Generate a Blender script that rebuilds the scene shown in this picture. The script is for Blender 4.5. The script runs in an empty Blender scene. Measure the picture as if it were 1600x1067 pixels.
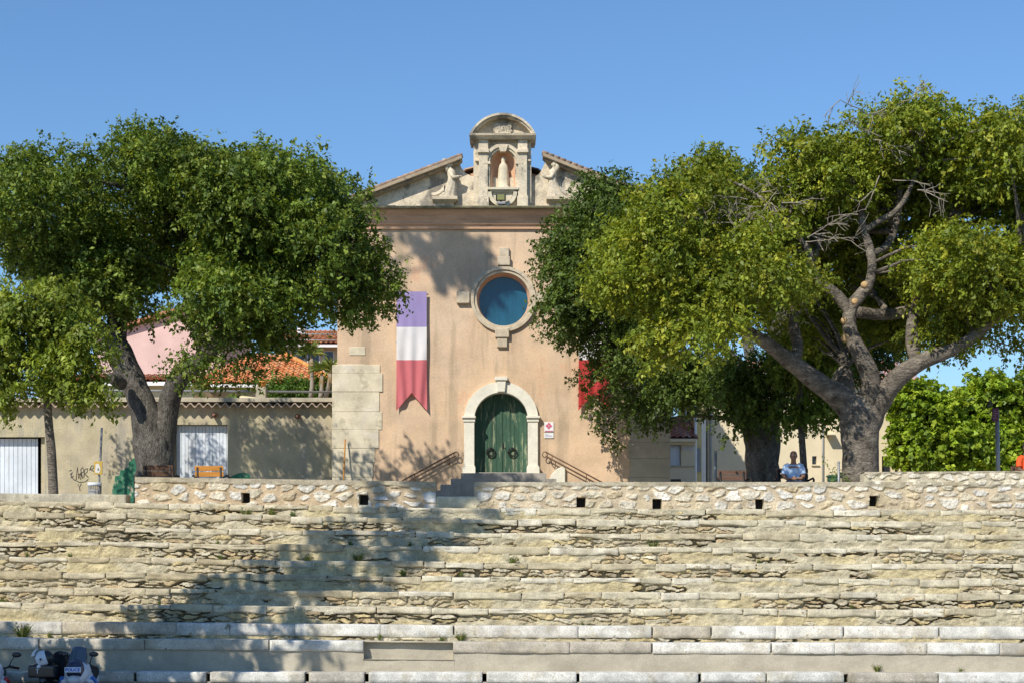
import bpy, bmesh, math, random
import numpy as np
from mathutils import Vector, Matrix, geometry
R = math.radians
# ------------------------------------------------------------------ camera, sky, sun
F, CX, YH, EYE = 2700.0, 800.0, 900.0, 2.35        # focal length in pixels of a 1600 px wide frame, horizon row, eye height
SC = bpy.context.scene
SC.render.engine = 'CYCLES'
cam_d = bpy.data.cameras.new('camera'); cam = bpy.data.objects.new('camera', cam_d)
SC.collection.objects.link(cam); SC.camera = cam
cam.location = (0, 0, EYE); cam.rotation_euler = (R(90), 0, 0)
cam_d.sensor_width = 36; cam_d.lens = F / 1600 * 36
cam_d.shift_y = (YH - 533.5) / 1600
cam_d.clip_start = 0.1; cam_d.clip_end = 3000
EL, AZ = R(41), R(34)
w = bpy.data.worlds.new('World'); SC.world = w; w.use_nodes = True
nt = w.node_tree
sky = nt.nodes.new('ShaderNodeTexSky'); sky.sky_type = 'NISHITA'; sky.sun_disc = False
sky.sun_elevation = EL; sky.sun_rotation = R(180) + AZ
sky.air_density = 1.25; sky.dust_density = 0.0; sky.ozone_density = 10.0; sky.altitude = 0
bg = nt.nodes['Background']; bg.inputs[1].default_value = 0.124
nt.links.new(sky.outputs[0], bg.inputs[0])
sun_d = bpy.data.lights.new('sun', 'SUN'); sun_d.energy = 4.6; sun_d.angle = R(0.5); sun_d.color = (1.0, 0.94, 0.83)
sun = bpy.data.objects.new('sun', sun_d); SC.collection.objects.link(sun)
LDIR = Vector((math.sin(AZ) * math.cos(EL), math.cos(AZ) * math.cos(EL), -math.sin(EL)))
sun.rotation_euler = LDIR.to_track_quat('-Z', 'Y').to_euler(); sun.location = (-20, -20, 40)
vs = SC.view_settings; vs.view_transform = 'Standard'; vs.look = 'None'; vs.exposure = 0.14; vs.gamma = 1.0
SC.cycles.max_bounces = 6; SC.cycles.diffuse_bounces = 3; SC.cycles.glossy_bounces = 2
SC.cycles.transmission_bounces = 4; SC.cycles.transparent_max_bounces = 6; SC.cycles.caustics_reflective = False
SC.cycles.caustics_refractive = False
C = SC.collection
PZ = 3.86                                            # level of the upper square

# ------------------------------------------------------------------ helpers
def P(px, py, d):
    return ((px - CX) * d / F, d, EYE + (YH - py) * d / F)
def XZ(px, py, d=52.0):
    return ((px - CX) * d / F, EYE + (YH - py) * d / F)
def raypt(px, py, d, h):
    """a point h metres higher than (px,py,d) on the line towards the sun"""
    x, y, z = P(px, py, d); k = h / math.tan(EL)
    return (x - math.sin(AZ) * k, y - math.cos(AZ) * k, z + h)

def _h(ix, iy, iz, s):
    n = (ix.astype(np.int64) * 374761393 + iy.astype(np.int64) * 668265263 + iz.astype(np.int64) * 1274126177 + s * 974634777) & 0xffffffff
    n = ((n ^ (n >> 13)) * 1274126177) & 0xffffffff
    n = ((n ^ (n >> 16)) * 2246822519) & 0xffffffff
    return ((n ^ (n >> 15)) & 0xffffff) / float(0xffffff)
def vn(x, y, z=None, s=0):
    x = np.asarray(x, float); y = np.asarray(y, float)
    z = np.zeros_like(x) if z is None else np.asarray(z, float)
    x, y, z = np.broadcast_arrays(x, y, z)
    ix, iy, iz = np.floor(x), np.floor(y), np.floor(z)
    fx, fy, fz = x - ix, y - iy, z - iz
    fx = fx * fx * (3 - 2 * fx); fy = fy * fy * (3 - 2 * fy); fz = fz * fz * (3 - 2 * fz)
    r = 0
    for a in (0, 1):
        for b in (0, 1):
            for c in (0, 1):
                wgt = (fx if a else 1 - fx) * (fy if b else 1 - fy) * (fz if c else 1 - fz)
                r = r + wgt * _h(ix + a, iy + b, iz + c, s)
    return r
def fbm(x, y, z=None, s=0, o=3):
    r, a, t = 0, 1.0, 0
    f = 1.0
    for i in range(o):
        r = r + a * vn(np.asarray(x) * f, np.asarray(y) * f, None if z is None else np.asarray(z) * f, s + i * 17)
        t += a; a *= .5; f *= 2.03
    return r / t
def sstep(a, b, x):
    t = np.clip((x - a) / (b - a), 0, 1); return t * t * (3 - 2 * t)

OFF = {}
class MB:
    def __init__(s): s.v = []; s.f = []; s.c = []; s.n = 0; s.sm = []
    def add(s, verts, faces, col=None, smooth=False):
        verts = np.asarray(verts, float).reshape(-1, 3)
        k = s.n
        s.v.append(verts); s.n += len(verts)
        for f in faces: s.f.append([i + k for i in f])
        s.sm += [smooth] * len(faces)
        if col is None: col = (1, 1, 1)
        col = np.asarray(col, float)
        if col.ndim == 1: col = np.tile(col[:3], (len(verts), 1))
        s.c.append(col[:, :3]); return s
    def box(s, x0, x1, y0, y1, z0, z1, col=None):
        v = [(x, y, z) for x in (x0, x1) for y in (y0, y1) for z in (z0, z1)]
        return s.add(v, [(0, 1, 3, 2), (4, 6, 7, 5), (0, 4, 5, 1), (2, 3, 7, 6), (0, 2, 6, 4), (1, 5, 7, 3)], col)
    def prism(s, outer, holes, y0, y1, col=None):
        """polygon in XZ (with holes) extruded from y0 to y1"""
        loops = [outer] + list(holes)
        flat = [p for l in loops for p in l]
        tri = geometry.tessellate_polygon([[Vector((p[0], p[1], 0)) for p in l] for l in loops])
        n = len(flat)
        v = [(p[0], y0, p[1]) for p in flat] + [(p[0], y1, p[1]) for p in flat]
        f = [tuple(t) for t in tri] + [tuple(i + n for i in reversed(t)) for t in tri]
        k = 0
        for l in loops:
            m = len(l)
            for i in range(m):
                a, b = k + i, k + (i + 1) % m
                f.append((a, b, b + n, a + n))
            k += m
        return s.add(v, f, col)
    def hprism(s, poly, z0, z1, col=None):
        """polygon in XY extruded in z"""
        n = len(poly)
        v = [(p[0], p[1], z0) for p in poly] + [(p[0], p[1], z1) for p in poly]
        f = [tuple(reversed(range(n))), tuple(range(n, 2 * n))] + [(i, (i + 1) % n, (i + 1) % n + n, i + n) for i in range(n)]
        return s.add(v, f, col)
    def tube(s, pts, rad, n=8, col=None, cap=True, smooth=True, noise=0, seed=0):
        pts = np.asarray(pts, float); m = len(pts)
        rad = np.full(m, rad, float) if np.isscalar(rad) else np.asarray(rad, float)
        t = np.gradient(pts, axis=0); t /= np.linalg.norm(t, axis=1)[:, None] + 1e-9
        up = np.array([0, 0, 1.]) if abs(t[0][2]) < .9 else np.array([1., 0, 0])
        u = np.cross(t[0], up); u /= np.linalg.norm(u)
        ring = []
        a = np.arange(n) * 2 * math.pi / n
        for i in range(m):
            u = u - t[i] * (u @ t[i]); u /= np.linalg.norm(u) + 1e-9
            w_ = np.cross(t[i], u)
            rr = rad[i]
            if noise:
                rr = rad[i] * (1 + noise * (vn(np.cos(a) * 1.6 + seed * 7.1, np.sin(a) * 1.6, np.full(n, i * .35), seed) - .5) * 2)
            ring.append(pts[i] + np.outer(np.cos(a) * rr, u) + np.outer(np.sin(a) * rr, w_))
        v = np.concatenate(ring)
        f = [(i * n + j, i * n + (j + 1) % n, (i + 1) * n + (j + 1) % n, (i + 1) * n + j) for i in range(m - 1) for j in range(n)]
        if cap: f += [tuple(reversed(range(n))), tuple(range((m - 1) * n, m * n))]
        return s.add(v, f, col, smooth)
    def lathe(s, prof, c=(0, 0, 0), n=16, col=None, smooth=True, axis='z'):
        v = []
        for r, h in prof:
            for j in range(n):
                a = 2 * math.pi * j / n
                p = (r * math.cos(a), r * math.sin(a), h) if axis == 'z' else ((r * math.cos(a), h, r * math.sin(a)) if axis == 'y' else (h, r * math.cos(a), r * math.sin(a)))
                v.append((c[0] + p[0], c[1] + p[1], c[2] + p[2]))
        m = len(prof)
        f = [(i * n + j, i * n + (j + 1) % n, (i + 1) * n + (j + 1) % n, (i + 1) * n + j) for i in range(m - 1) for j in range(n)]
        f += [tuple(reversed(range(n))), tuple(range((m - 1) * n, m * n))]
        return s.add(v, f, col, smooth)
    def ball(s, c, r, col=None, nu=14, nv=9):
        r = (r, r, r) if np.isscalar(r) else r
        v = []; f = []
        for i in range(nv + 1):
            b = math.pi * i / nv - math.pi / 2
            for j in range(nu):
                a = 2 * math.pi * j / nu
                v.append((c[0] + r[0] * math.cos(b) * math.cos(a), c[1] + r[1] * math.cos(b) * math.sin(a), c[2] + r[2] * math.sin(b)))
        for i in range(nv):
            for j in range(nu):
                f.append((i * nu + j, i * nu + (j + 1) % nu, (i + 1) * nu + (j + 1) % nu, (i + 1) * nu + j))
        return s.add(v, f, col, True)
    def grid(s, V, col=None, smooth=True):
        """V: (rows, cols, 3)"""
        V = np.asarray(V, float); a, b = V.shape[:2]
        f = [(i * b + j, i * b + j + 1, (i + 1) * b + j + 1, (i + 1) * b + j) for i in range(a - 1) for j in range(b - 1)]
        if col is not None and np.asarray(col).ndim == 3: col = np.asarray(col).reshape(-1, 3)
        return s.add(V.reshape(-1, 3), f, col, smooth)
    def sweep(s, prof, x0, x1, col=None):
        """profile in (y,z) swept along x"""
        n = len(prof)
        v = [(x0, p[0], p[1]) for p in prof] + [(x1, p[0], p[1]) for p in prof]
        f = [tuple(range(n)), tuple(reversed(range(n, 2 * n)))] + [(i, i + n, (i + 1) % n + n, (i + 1) % n) for i in range(n)]
        return s.add(v, f, col)
    def xform(s, M):
        A = np.array(M)
        s.v = [v @ A[:3, :3].T + A[:3, 3] for v in s.v]; return s
    def build(s, name, mat, parent=None, bevel=0, recalc=True):
        off = np.array(OFF.get(parent.name, (0, 0, 0)) if parent else (0, 0, 0), float)
        v = np.concatenate(s.v) - off if s.v else np.zeros((0, 3))
        me = bpy.data.meshes.new(name)
        me.from_pydata(v.tolist(), [], s.f)
        if recalc and len(s.f) < 60000:
            b = bmesh.new(); b.from_mesh(me); bmesh.ops.recalc_face_normals(b, faces=b.faces); b.to_mesh(me); b.free()
        if len(me.polygons) == len(s.sm): me.polygons.foreach_set('use_smooth', s.sm)
        ca = me.color_attributes.new('Col', 'FLOAT_COLOR', 'POINT')
        col = np.concatenate([np.concatenate(s.c), np.ones((s.n, 1))], 1)
        ca.data.foreach_set('color', col.astype(np.float32).ravel())
        me.materials.append(mat)
        o = bpy.data.objects.new(name, me); C.objects.link(o)
        if parent: o.parent = parent
        OFF[o.name] = tuple(off)
        if bevel:
            m = o.modifiers.new('bevel', 'BEVEL'); m.width = bevel; m.segments = 2; m.limit_method = 'ANGLE'; m.angle_limit = R(40)
        return o
def tag(o, label=None, cat=None, group=None, kind=None):
    if label: o['label'] = label
    if cat: o['category'] = cat
    if group: o['group'] = group
    if kind: o['kind'] = kind
    return o
def thing(name, label, cat, loc, group=None):
    o = bpy.data.objects.new(name, None); C.objects.link(o); o.location = loc; o.empty_display_size = .3
    OFF[o.name] = tuple(loc)
    return tag(o, label, cat, group)
def copy_tree(o, parent=None):
    c = o.copy(); C.objects.link(c)
    if parent: c.parent = parent
    for ch in list(o.children): copy_tree(ch, c)
    return c
def arc(cx, cz, r, a0, a1, n=24, rz=None):
    rz = rz or r
    return [(cx + r * math.cos(R(a0 + (a1 - a0) * i / n)), cz + rz * math.sin(R(a0 + (a1 - a0) * i / n))) for i in range(n + 1)]
def band(cx, cz, r0, r1, a0, a1, n=24):
    return arc(cx, cz, r1, a0, a1, n) + arc(cx, cz, r0, a1, a0, n)
def text_mb(txt, size, depth=.004, col=None, bold=0):
    cu = bpy.data.curves.new('t', 'FONT'); cu.body = txt; cu.size = size; cu.extrude = depth; cu.align_x = 'CENTER'; cu.align_y = 'CENTER'
    cu.offset = bold; cu.resolution_u = 3
    ob = bpy.data.objects.new('t', cu); C.objects.link(ob)
    dg = bpy.context.evaluated_depsgraph_get(); me = bpy.data.meshes.new_from_object(ob.evaluated_get(dg))
    m = MB(); m.add([tuple(v.co) for v in me.vertices], [tuple(p.vertices) for p in me.polygons], col)
    bpy.data.objects.remove(ob); bpy.data.meshes.remove(me); bpy.data.curves.remove(cu)
    return m                                        # lies in XY facing +Z

# ------------------------------------------------------------------ materials
def M(name, col=(.5, .5, .5), rough=.9, var=.15, scale=3.0, col2=None, amt2=.5, sc2=.7, bump=.3, bscale=40.0, bdist=.01, attr=False, stretch=(1, 1, 1), fine=.12, fscale=60., metal=0, spec=.3, trans=0, col3=None, th3=.62, sc3=3., st3=(1, 1, 1), col4=None, th4=.55, sc4=1., st4=(1, 1, 1), amt4=.5):
    m = bpy.data.materials.new(name); m.use_nodes = True
    t = m.node_tree; N = t.nodes; L = t.links
    bs = N['Principled BSDF']; bs.inputs['Roughness'].default_value = rough; bs.inputs['Metallic'].default_value = metal
    bs.inputs['Specular IOR Level'].default_value = spec
    tc = N.new('ShaderNodeTexCoord'); mp = N.new('ShaderNodeMapping'); mp.inputs['Scale'].default_value = stretch
    L.new(tc.outputs['Object'], mp.inputs['Vector'])
    def noise(sc, det=4, st=None, rg=.6):
        n = N.new('ShaderNodeTexNoise'); n.inputs['Scale'].default_value = sc; n.inputs['Detail'].default_value = det; n.inputs['Roughness'].default_value = rg
        if st:
            q = N.new('ShaderNodeMapping'); q.inputs['Scale'].default_value = st; L.new(tc.outputs['Object'], q.inputs['Vector']); L.new(q.outputs[0], n.inputs['Vector'])
        else: L.new(mp.outputs[0], n.inputs['Vector'])
        return n
    def ramp(src, a, b, lo=0., hi=1.):
        r = N.new('ShaderNodeMapRange'); r.inputs['From Min'].default_value = a; r.inputs['From Max'].default_value = b
        r.inputs['To Min'].default_value = lo; r.inputs['To Max'].default_value = hi; r.interpolation_type = 'SMOOTHSTEP'
        L.new(src, r.inputs['Value']); return r.outputs[0]
    def mix(fac, a, b, mode='MIX'):
        x = N.new('ShaderNodeMix'); x.data_type = 'RGBA'; x.blend_type = mode
        for sock, val in ((x.inputs[0], fac), (x.inputs[6], a), (x.inputs[7], b)):
            if hasattr(val, 'is_linked'): L.new(val, sock)
            else: sock.default_value = val if not isinstance(val, tuple) else (*val[:3], 1)
        return x.outputs[2]
    if attr:
        a = N.new('ShaderNodeAttribute'); a.attribute_name = 'Col'; base = a.outputs['Color']
    else:
        rgb = N.new('ShaderNodeRGB'); rgb.outputs[0].default_value = (*col, 1); base = rgb.outputs[0]
    if col2: base = mix(ramp(noise(sc2, 5).outputs[0], .42, .62, 0, amt2), base, col2)
    if col3: base = mix(ramp(noise(sc3, 6, st3, .7).outputs[0], th3, th3 + .1), base, col3)
    if col4: base = mix(ramp(noise(sc4, 5, st4, .65).outputs[0], th4, th4 + .14, 0, amt4), base, col4)
    def gray(src, lo, hi, a=.3, b=.7):
        return ramp(src, a, b, lo, hi)
    if var:
        g = gray(noise(scale, 5).outputs[0], 1 - var, 1 + var); c_ = N.new('ShaderNodeCombineColor')
        for i in range(3): L.new(g, c_.inputs[i])
        base = mix(1.0, base, c_.outputs[0], 'MULTIPLY')
    if fine:
        g = gray(noise(fscale, 3).outputs[0], 1 - fine, 1 + fine); c_ = N.new('ShaderNodeCombineColor')
        for i in range(3): L.new(g, c_.inputs[i])
        base = mix(1.0, base, c_.outputs[0], 'MULTIPLY')
    L.new(base, bs.inputs['Base Color'])
    if bump:
        b = N.new('ShaderNodeBump'); b.inputs['Strength'].default_value = bump; b.inputs['Distance'].default_value = bdist
        L.new(noise(bscale, 6, None, .65).outputs[0], b.inputs['Height']); L.new(b.outputs[0], bs.inputs['Normal'])
    if trans:
        tr = N.new('ShaderNodeBsdfTranslucent'); mx = N.new('ShaderNodeMixShader'); mx.inputs[0].default_value = trans
        cc = mix(1.0, base, (1.25, 1.15, .5), 'MULTIPLY'); L.new(cc, tr.inputs['Color'])
        L.new(bs.outputs[0], mx.inputs[1]); L.new(tr.outputs[0], mx.inputs[2]); L.new(mx.outputs[0], N['Material Output'].inputs['Surface'])
    return m
MT = {}
MT['rubble'] = M('rubble_stone', attr=True, var=.2, scale=4, fine=.2, fscale=45, bump=.5, bscale=55, bdist=.012, col4=(.42, .35, .21), th4=.5, sc4=1.1, amt4=.45)
MT['slab'] = M('limestone_slab', attr=True, var=.24, scale=3.5, fine=.2, fscale=50, bump=.5, bscale=45, bdist=.012, col3=(.20, .18, .13), th3=.60, sc3=3.5, col4=(.40, .34, .22), th4=.5, sc4=1.6, amt4=.5)
MT['earth'] = M('earth', (.36, .29, .19), var=.2, col2=(.22, .2, .14), bump=.5)
MT['plaza'] = M('plaza_ground', (.42, .38, .32), var=.15, scale=1.2, bump=.3)
MT['asphalt'] = M('asphalt', (.12, .12, .12), var=.15, scale=1.5, bump=.4, bscale=80)
MT['stucco'] = M('stucco_peach', (.655, .465, .30), var=.13, scale=1.1, col2=(.60, .46, .33), amt2=.6, sc2=.35, bump=.3, bscale=14, bdist=.012, fine=.07, fscale=18, col3=(.60, .37, .23), th3=.56, sc3=.55, col4=(.44, .33, .22), th4=.49, sc4=1.0, st4=(1.8, 1, .22), amt4=.75)
MT['cornice'] = M('cornice_render', (.60, .37, .23), var=.16, scale=2, stretch=(.4, 1, 3), bump=.2, col3=(.34, .22, .16), th3=.6, sc3=2.5, st3=(.3, 1, 2.))
MT['gable'] = M('weathered_stone', (.62, .53, .39), var=.18, scale=2.5, bump=.5, bscale=22, bdist=.02, col3=(.27, .24, .19), th3=.50, sc3=1.25, st3=(1, 1, .8), fine=.16, fscale=25)
MT['rake'] = M('rake_stone', (.40, .31, .21), var=.2, scale=3, bump=.4, col3=(.2, .17, .13), th3=.52, sc3=3)
MT['moss'] = M('mossy_edge', (.20, .18, .10), var=.3, scale=4, col2=(.30, .25, .18), bump=.5)
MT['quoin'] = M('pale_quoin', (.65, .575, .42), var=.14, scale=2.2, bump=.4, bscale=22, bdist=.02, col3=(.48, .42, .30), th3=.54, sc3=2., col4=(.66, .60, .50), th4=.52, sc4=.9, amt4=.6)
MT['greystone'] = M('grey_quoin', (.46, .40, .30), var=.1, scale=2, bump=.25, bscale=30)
MT['portal'] = M('portal_limestone', (.74, .70, .58), var=.08, scale=4, bump=.2, bscale=40, col3=(.5, .46, .38), th3=.68, sc3=3)
MT['oculus'] = M('oculus_stone', (.55, .46, .33), var=.16, scale=6, bump=.5, bscale=30, bdist=.02, col3=(.30, .27, .2), th3=.6, sc3=6)
MT['niche'] = M('niche_render', (.70, .42, .26), var=.08, bump=.15)
MT['door'] = M('green_door', (.042, .098, .062), rough=.65, var=.25, scale=1.2, stretch=(6, 1, .8), bump=.2, bscale=20, col3=(.26, .29, .18), th3=.53, sc3=1.6, st3=(7, 1, .9), fine=.15)
MT['iron'] = M('dark_iron', (.03, .03, .03), rough=.5, var=.1, bump=.1, metal=.4)
MT['rust'] = M('rusty_iron', (.13, .075, .045), rough=.7, var=.2)
MT['glass_blue'] = M('blue_glass', (.014, .085, .15), rough=.16, var=.12, scale=2.5, bump=.05, fine=.0, spec=.6, stretch=(3, 1, .6))
MT['dark'] = M('unlit_black', (.02, .02, .02), var=0, fine=0, bump=0)  # near-black standing in for the shade inside openings
MT['cloth'] = M('banner_cloth', attr=True, rough=.8, var=.04, fine=.03, fscale=200, bump=.05, trans=.15)
MT['white'] = M('white_panel', (.80, .79, .77), rough=.5, var=.05, bump=.05)
MT['paint'] = M('painted_mark', attr=True, rough=.6, var=.1, bump=.05)
MT['steps'] = M('stair_stone', (.36, .33, .29), var=.15, scale=3, bump=.4)
MT['garage'] = M('garage_stucco', (.46, .40, .255), var=.14, scale=1.6, col2=(.46, .39, .29), amt2=.7, sc2=.6, bump=.6, bscale=20, bdist=.03, fine=.1, fscale=25, col3=(.40, .34, .26), th3=.58, sc3=.9, col4=(.34, .31, .25), th4=.5, sc4=1., st4=(2, 1, .3), amt4=.75)
MT['roll'] = M('garage_door', (.64, .68, .73), rough=.45, var=.12, scale=1, bump=.05, fine=.03, col4=(.46, .45, .42), th4=.54, sc4=1., st4=(3, 1, .3), amt4=.5)
MT['concrete'] = M('concrete', (.43, .38, .28), var=.18, scale=3, bump=.5, bscale=40, col3=(.24, .22, .16), th3=.62, sc3=2.)
MT['cement'] = M('cement_riser', (.44, .395, .305), var=.12, scale=2, bump=.35, bscale=35, col3=(.38, .34, .27), th3=.6, sc3=1.6, st3=(1, 1, 1.6))
MT['terracotta'] = M('terracotta', attr=True, var=.2, scale=6, bump=.3, bscale=30)
MT['pink'] = M('pink_wall', (.68, .47, .42), var=.08, scale=1, bump=.15)
MT['cream'] = M('cream_wall', (.70, .60, .41), var=.08, scale=.9, bump=.2, bscale=15, col3=(.52, .44, .31), th3=.66, sc3=.8)
MT['yellow'] = M('yellow_wall', (.70, .56, .24), var=.12, scale=1.5, bump=.2)
MT['glass'] = M('window_glass', (.03, .035, .04), rough=.15, var=0, fine=0, bump=0, spec=.6)
MT['bark_dark'] = M('bark_grey', (.15, .135, .115), var=.35, scale=3, bump=1.0, bscale=11, bdist=.12, stretch=(2, 2, .8), fine=.35, fscale=24, col3=(.07, .06, .05), th3=.54, sc3=9., st3=(1.5, 1.5, .5), col4=(.34, .32, .28), th4=.56, sc4=5, st4=(1.5, 1.5, .6), amt4=.6)
MT['bark_pale'] = M('bark_pale', (.20, .17, .135), var=.4, scale=3.5, bump=1.0, bscale=9, bdist=.10, stretch=(1, 1, 2.2), fine=.3, fscale=20, col3=(.085, .07, .055), th3=.55, sc3=5., col4=(.33, .29, .23), th4=.56, sc4=2.2, amt4=.7)
MT['cutwood'] = M('cut_wood', (.50, .33, .16), var=.2, scale=8, bump=.3)
MT['twig'] = M('grey_twig', (.30, .26, .21), var=.1, bump=0)
MT['leaf'] = M('leaf', attr=True, rough=.5, var=0, fine=0, bump=0, spec=.3, trans=.34)
MT['wood_brown'] = M('brown_slat', (.115, .06, .035), rough=.55, var=.2, scale=3, stretch=(.6, 3, 6), bump=.2)
MT['wood_orange'] = M('orange_slat', (.60, .26, .05), rough=.5, var=.15, scale=3, stretch=(.6, 3, 6), bump=.2)
MT['metal'] = M('grey_metal', (.30, .30, .30), rough=.5, var=.1, bump=.05, metal=.3)
MT['fig'] = M('figure', attr=True, rough=.7, var=.06, bump=.05)
MT['gloss'] = M('glossy_paint', attr=True, rough=.22, var=.02, fine=0, bump=0, spec=.6)
MT['rubber'] = M('rubber', (.02, .02, .02), rough=.8, var=.1, bump=.1)
MT['clear'] = M('smoked_screen', (.09, .115, .15), rough=.12, var=0, fine=0, bump=0, spec=.6)
MT['greenpaint'] = M('green_paint', (.025, .15, .085), rough=.6, var=.25, scale=4, bump=.3, bscale=20, bdist=.03, col3=(.40, .36, .25), th3=.535, sc3=4.)
MT['yelpaper'] = M('poster', attr=True, rough=.6, var=.05)
# ------------------------------------------------------------------ ground
g = MB(); g.add([(-300, -300, 0), (300, -300, 0), (300, 28.1, 0), (-300, 28.1, 0)], [(0, 1, 2, 3)]); tag(g.build('ground', MT['asphalt']), kind='structure')
g = MB(); g.add([(-300, 28.1, 0), (300, 28.1, 0), (300, 35.2, 3.6), (-300, 35.2, 3.6)], [(0, 1, 2, 3)]); tag(g.build('hill', MT['earth']), kind='structure')
g = MB(); g.add([(-300, 35.2, PZ - .01), (300, 35.2, PZ - .01), (300, 700, PZ - .01), (-300, 700, PZ - .01)], [(0, 1, 2, 3)]); tag(g.build('pavement', MT['plaza']), kind='structure')

# ------------------------------------------------------------------ rubble and slabs
def voro(u, v, seed, jit=.75):
    cu, cv = np.floor(u), np.floor(v)
    f1 = np.full(u.shape, 9.); f2 = f1.copy(); idn = np.zeros(u.shape)
    for a in (-1, 0, 1):
        for b in (-1, 0, 1):
            iu, iv = cu + a, cv + b; z0 = np.zeros_like(iu)
            su = iu + .5 + jit * (_h(iu, iv, z0, seed) - .5); sv = iv + .5 + jit * (_h(iu, iv, z0 + 1, seed) - .5)
            d = (np.abs(u - su) ** 2.4 + np.abs(v - sv) ** 2.4) ** (1 / 2.4)
            n = _h(iu, iv, z0 + 2, seed)
            c = d < f1
            f2 = np.where(c, f1, np.minimum(f2, d)); idn = np.where(c, n, idn); f1 = np.where(c, d, f1)
    return f1, f2, idn
def palette(n, cols):
    cols = np.array(cols); k = np.clip((n * len(cols)).astype(int), 0, len(cols) - 1)
    return cols[k] * (.86 + .28 * ((n * 7919) % 1))[..., None]
def rubble(mb, x0, x1, zlo, zhi, y0, cw, ch, depth, cols, mortar, seed, gap=.05, sizev=.3, plaster=None, pth=.55, pcols=None, holes=(), res=.018, top=None, capz=0, capcol=None, dark=0):
    nx = int((x1 - x0) / res); X1 = np.linspace(x0, x1, nx); lo = zlo(X1); hi = zhi(X1)
    nz = max(5, int(np.max(hi - lo) / (res * .9)))
    T = np.linspace(0, 1, nz)[:, None]; Z = lo + (hi - lo) * T; X = np.broadcast_to(X1, Z.shape)
    wx = (fbm(X * 5, Z * 7, None, seed + 3) - .5) * .12; wz = (fbm(X * 5, Z * 7, None, seed + 5) - .5) * .10
    f1, f2, idn = voro((X + wx) / cw, (Z + wz) / ch, seed)
    e = f2 - f1 - ((idn * 31.7) % 1) * sizev * .5
    s = sstep(gap, gap + .16, e)
    fn = fbm(X * 14, Z * 18, None, seed + 7, 4) - .5
    H = s * depth * (.55 + .45 * ((idn * 13.3) % 1)) + fn * .035 * (.4 + s) + (vn(X * 2, Z * 3, None, seed + 9) - .5) * .03
    mc = np.array(mortar)[None, None] * (.8 + .4 * fbm(X * 4, Z * 6, None, seed + 11))[..., None]
    sc = palette(idn, cols) * (.82 + .36 * fbm(X * 9, Z * 12, None, seed + 13))[..., None]
    col = mc + (sc - mc) * s[..., None]
    if dark:                                            # open joints of a dry wall go deep
        jn = (1 - s) * sstep(.50, .66, fbm(X * 1.1, Z * 2.5, None, seed + 21))
        H = H - jn * dark
    if plaster:
        pm = fbm(X * plaster[0], Z * plaster[1], None, seed + 15, 3)
        for (gx, gz, gr, ga) in (plaster[2] if len(plaster) > 2 else ()):
            pm = pm + ga * np.exp(-(((X - gx) / gr) ** 2 + ((Z - gz) / .5) ** 2))
        edge = sstep(pth, pth + .04, pm)
        pn = vn(X * 1.3, Z * 2.5, None, seed + 17)
        pc = np.array(pcols[0]) + (np.array(pcols[1]) - np.array(pcols[0])) * sstep(.4, .6, pn)[..., None]
        pc = pc * (.8 + .4 * fbm(X * 7, Z * 9, None, seed + 19))[..., None]
        H = H * (1 - edge) + edge * (depth * .8 + (fbm(X * 10, Z * 14, None, seed + 23, 4) - .5) * .05)
        col = col + (pc - col) * edge[..., None]
    if capz:                                            # smooth mortar capping along the top
        cm = sstep(hi - capz - .03, hi - capz + .01, Z + (fbm(X * 3, Z * 3, None, seed + 29) - .5) * .09)
        H = H * (1 - cm) + cm * (depth * .9 + (fbm(X * 6, Z * 8, None, seed + 31, 4) - .5) * .025)
        cc = np.array(capcol) * (.75 + .5 * fbm(X * 2.5, Z * 8, None, seed + 33, 4))[..., None]
        col = col + (cc - col) * cm[..., None]
    Y = y0 - H
    for (hx0, hx1, hz0, hz1) in holes:
        q = (X > hx0) & (X < hx1) & (Z > hz0) & (Z < hz1); Y = np.where(q, y0 + .38, Y)
    V = np.stack([X, Y, Z], -1)
    if top is not None:
        b = V[-1].copy(); b2 = b.copy(); b2[:, 1] = y0 + top; b2[:, 2] += 0.0
        b3 = b2.copy(); b3[:, 2] = lo
        mid = b.copy(); mid[:, 1] = y0 + .03
        V = np.concatenate([V, mid[None], b2[None], b3[None]]); col = np.concatenate([col, col[-1:], col[-1:], col[-1:]])
    mb.grid(V[:, ::-1], col[:, ::-1], smooth=False)
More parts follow.
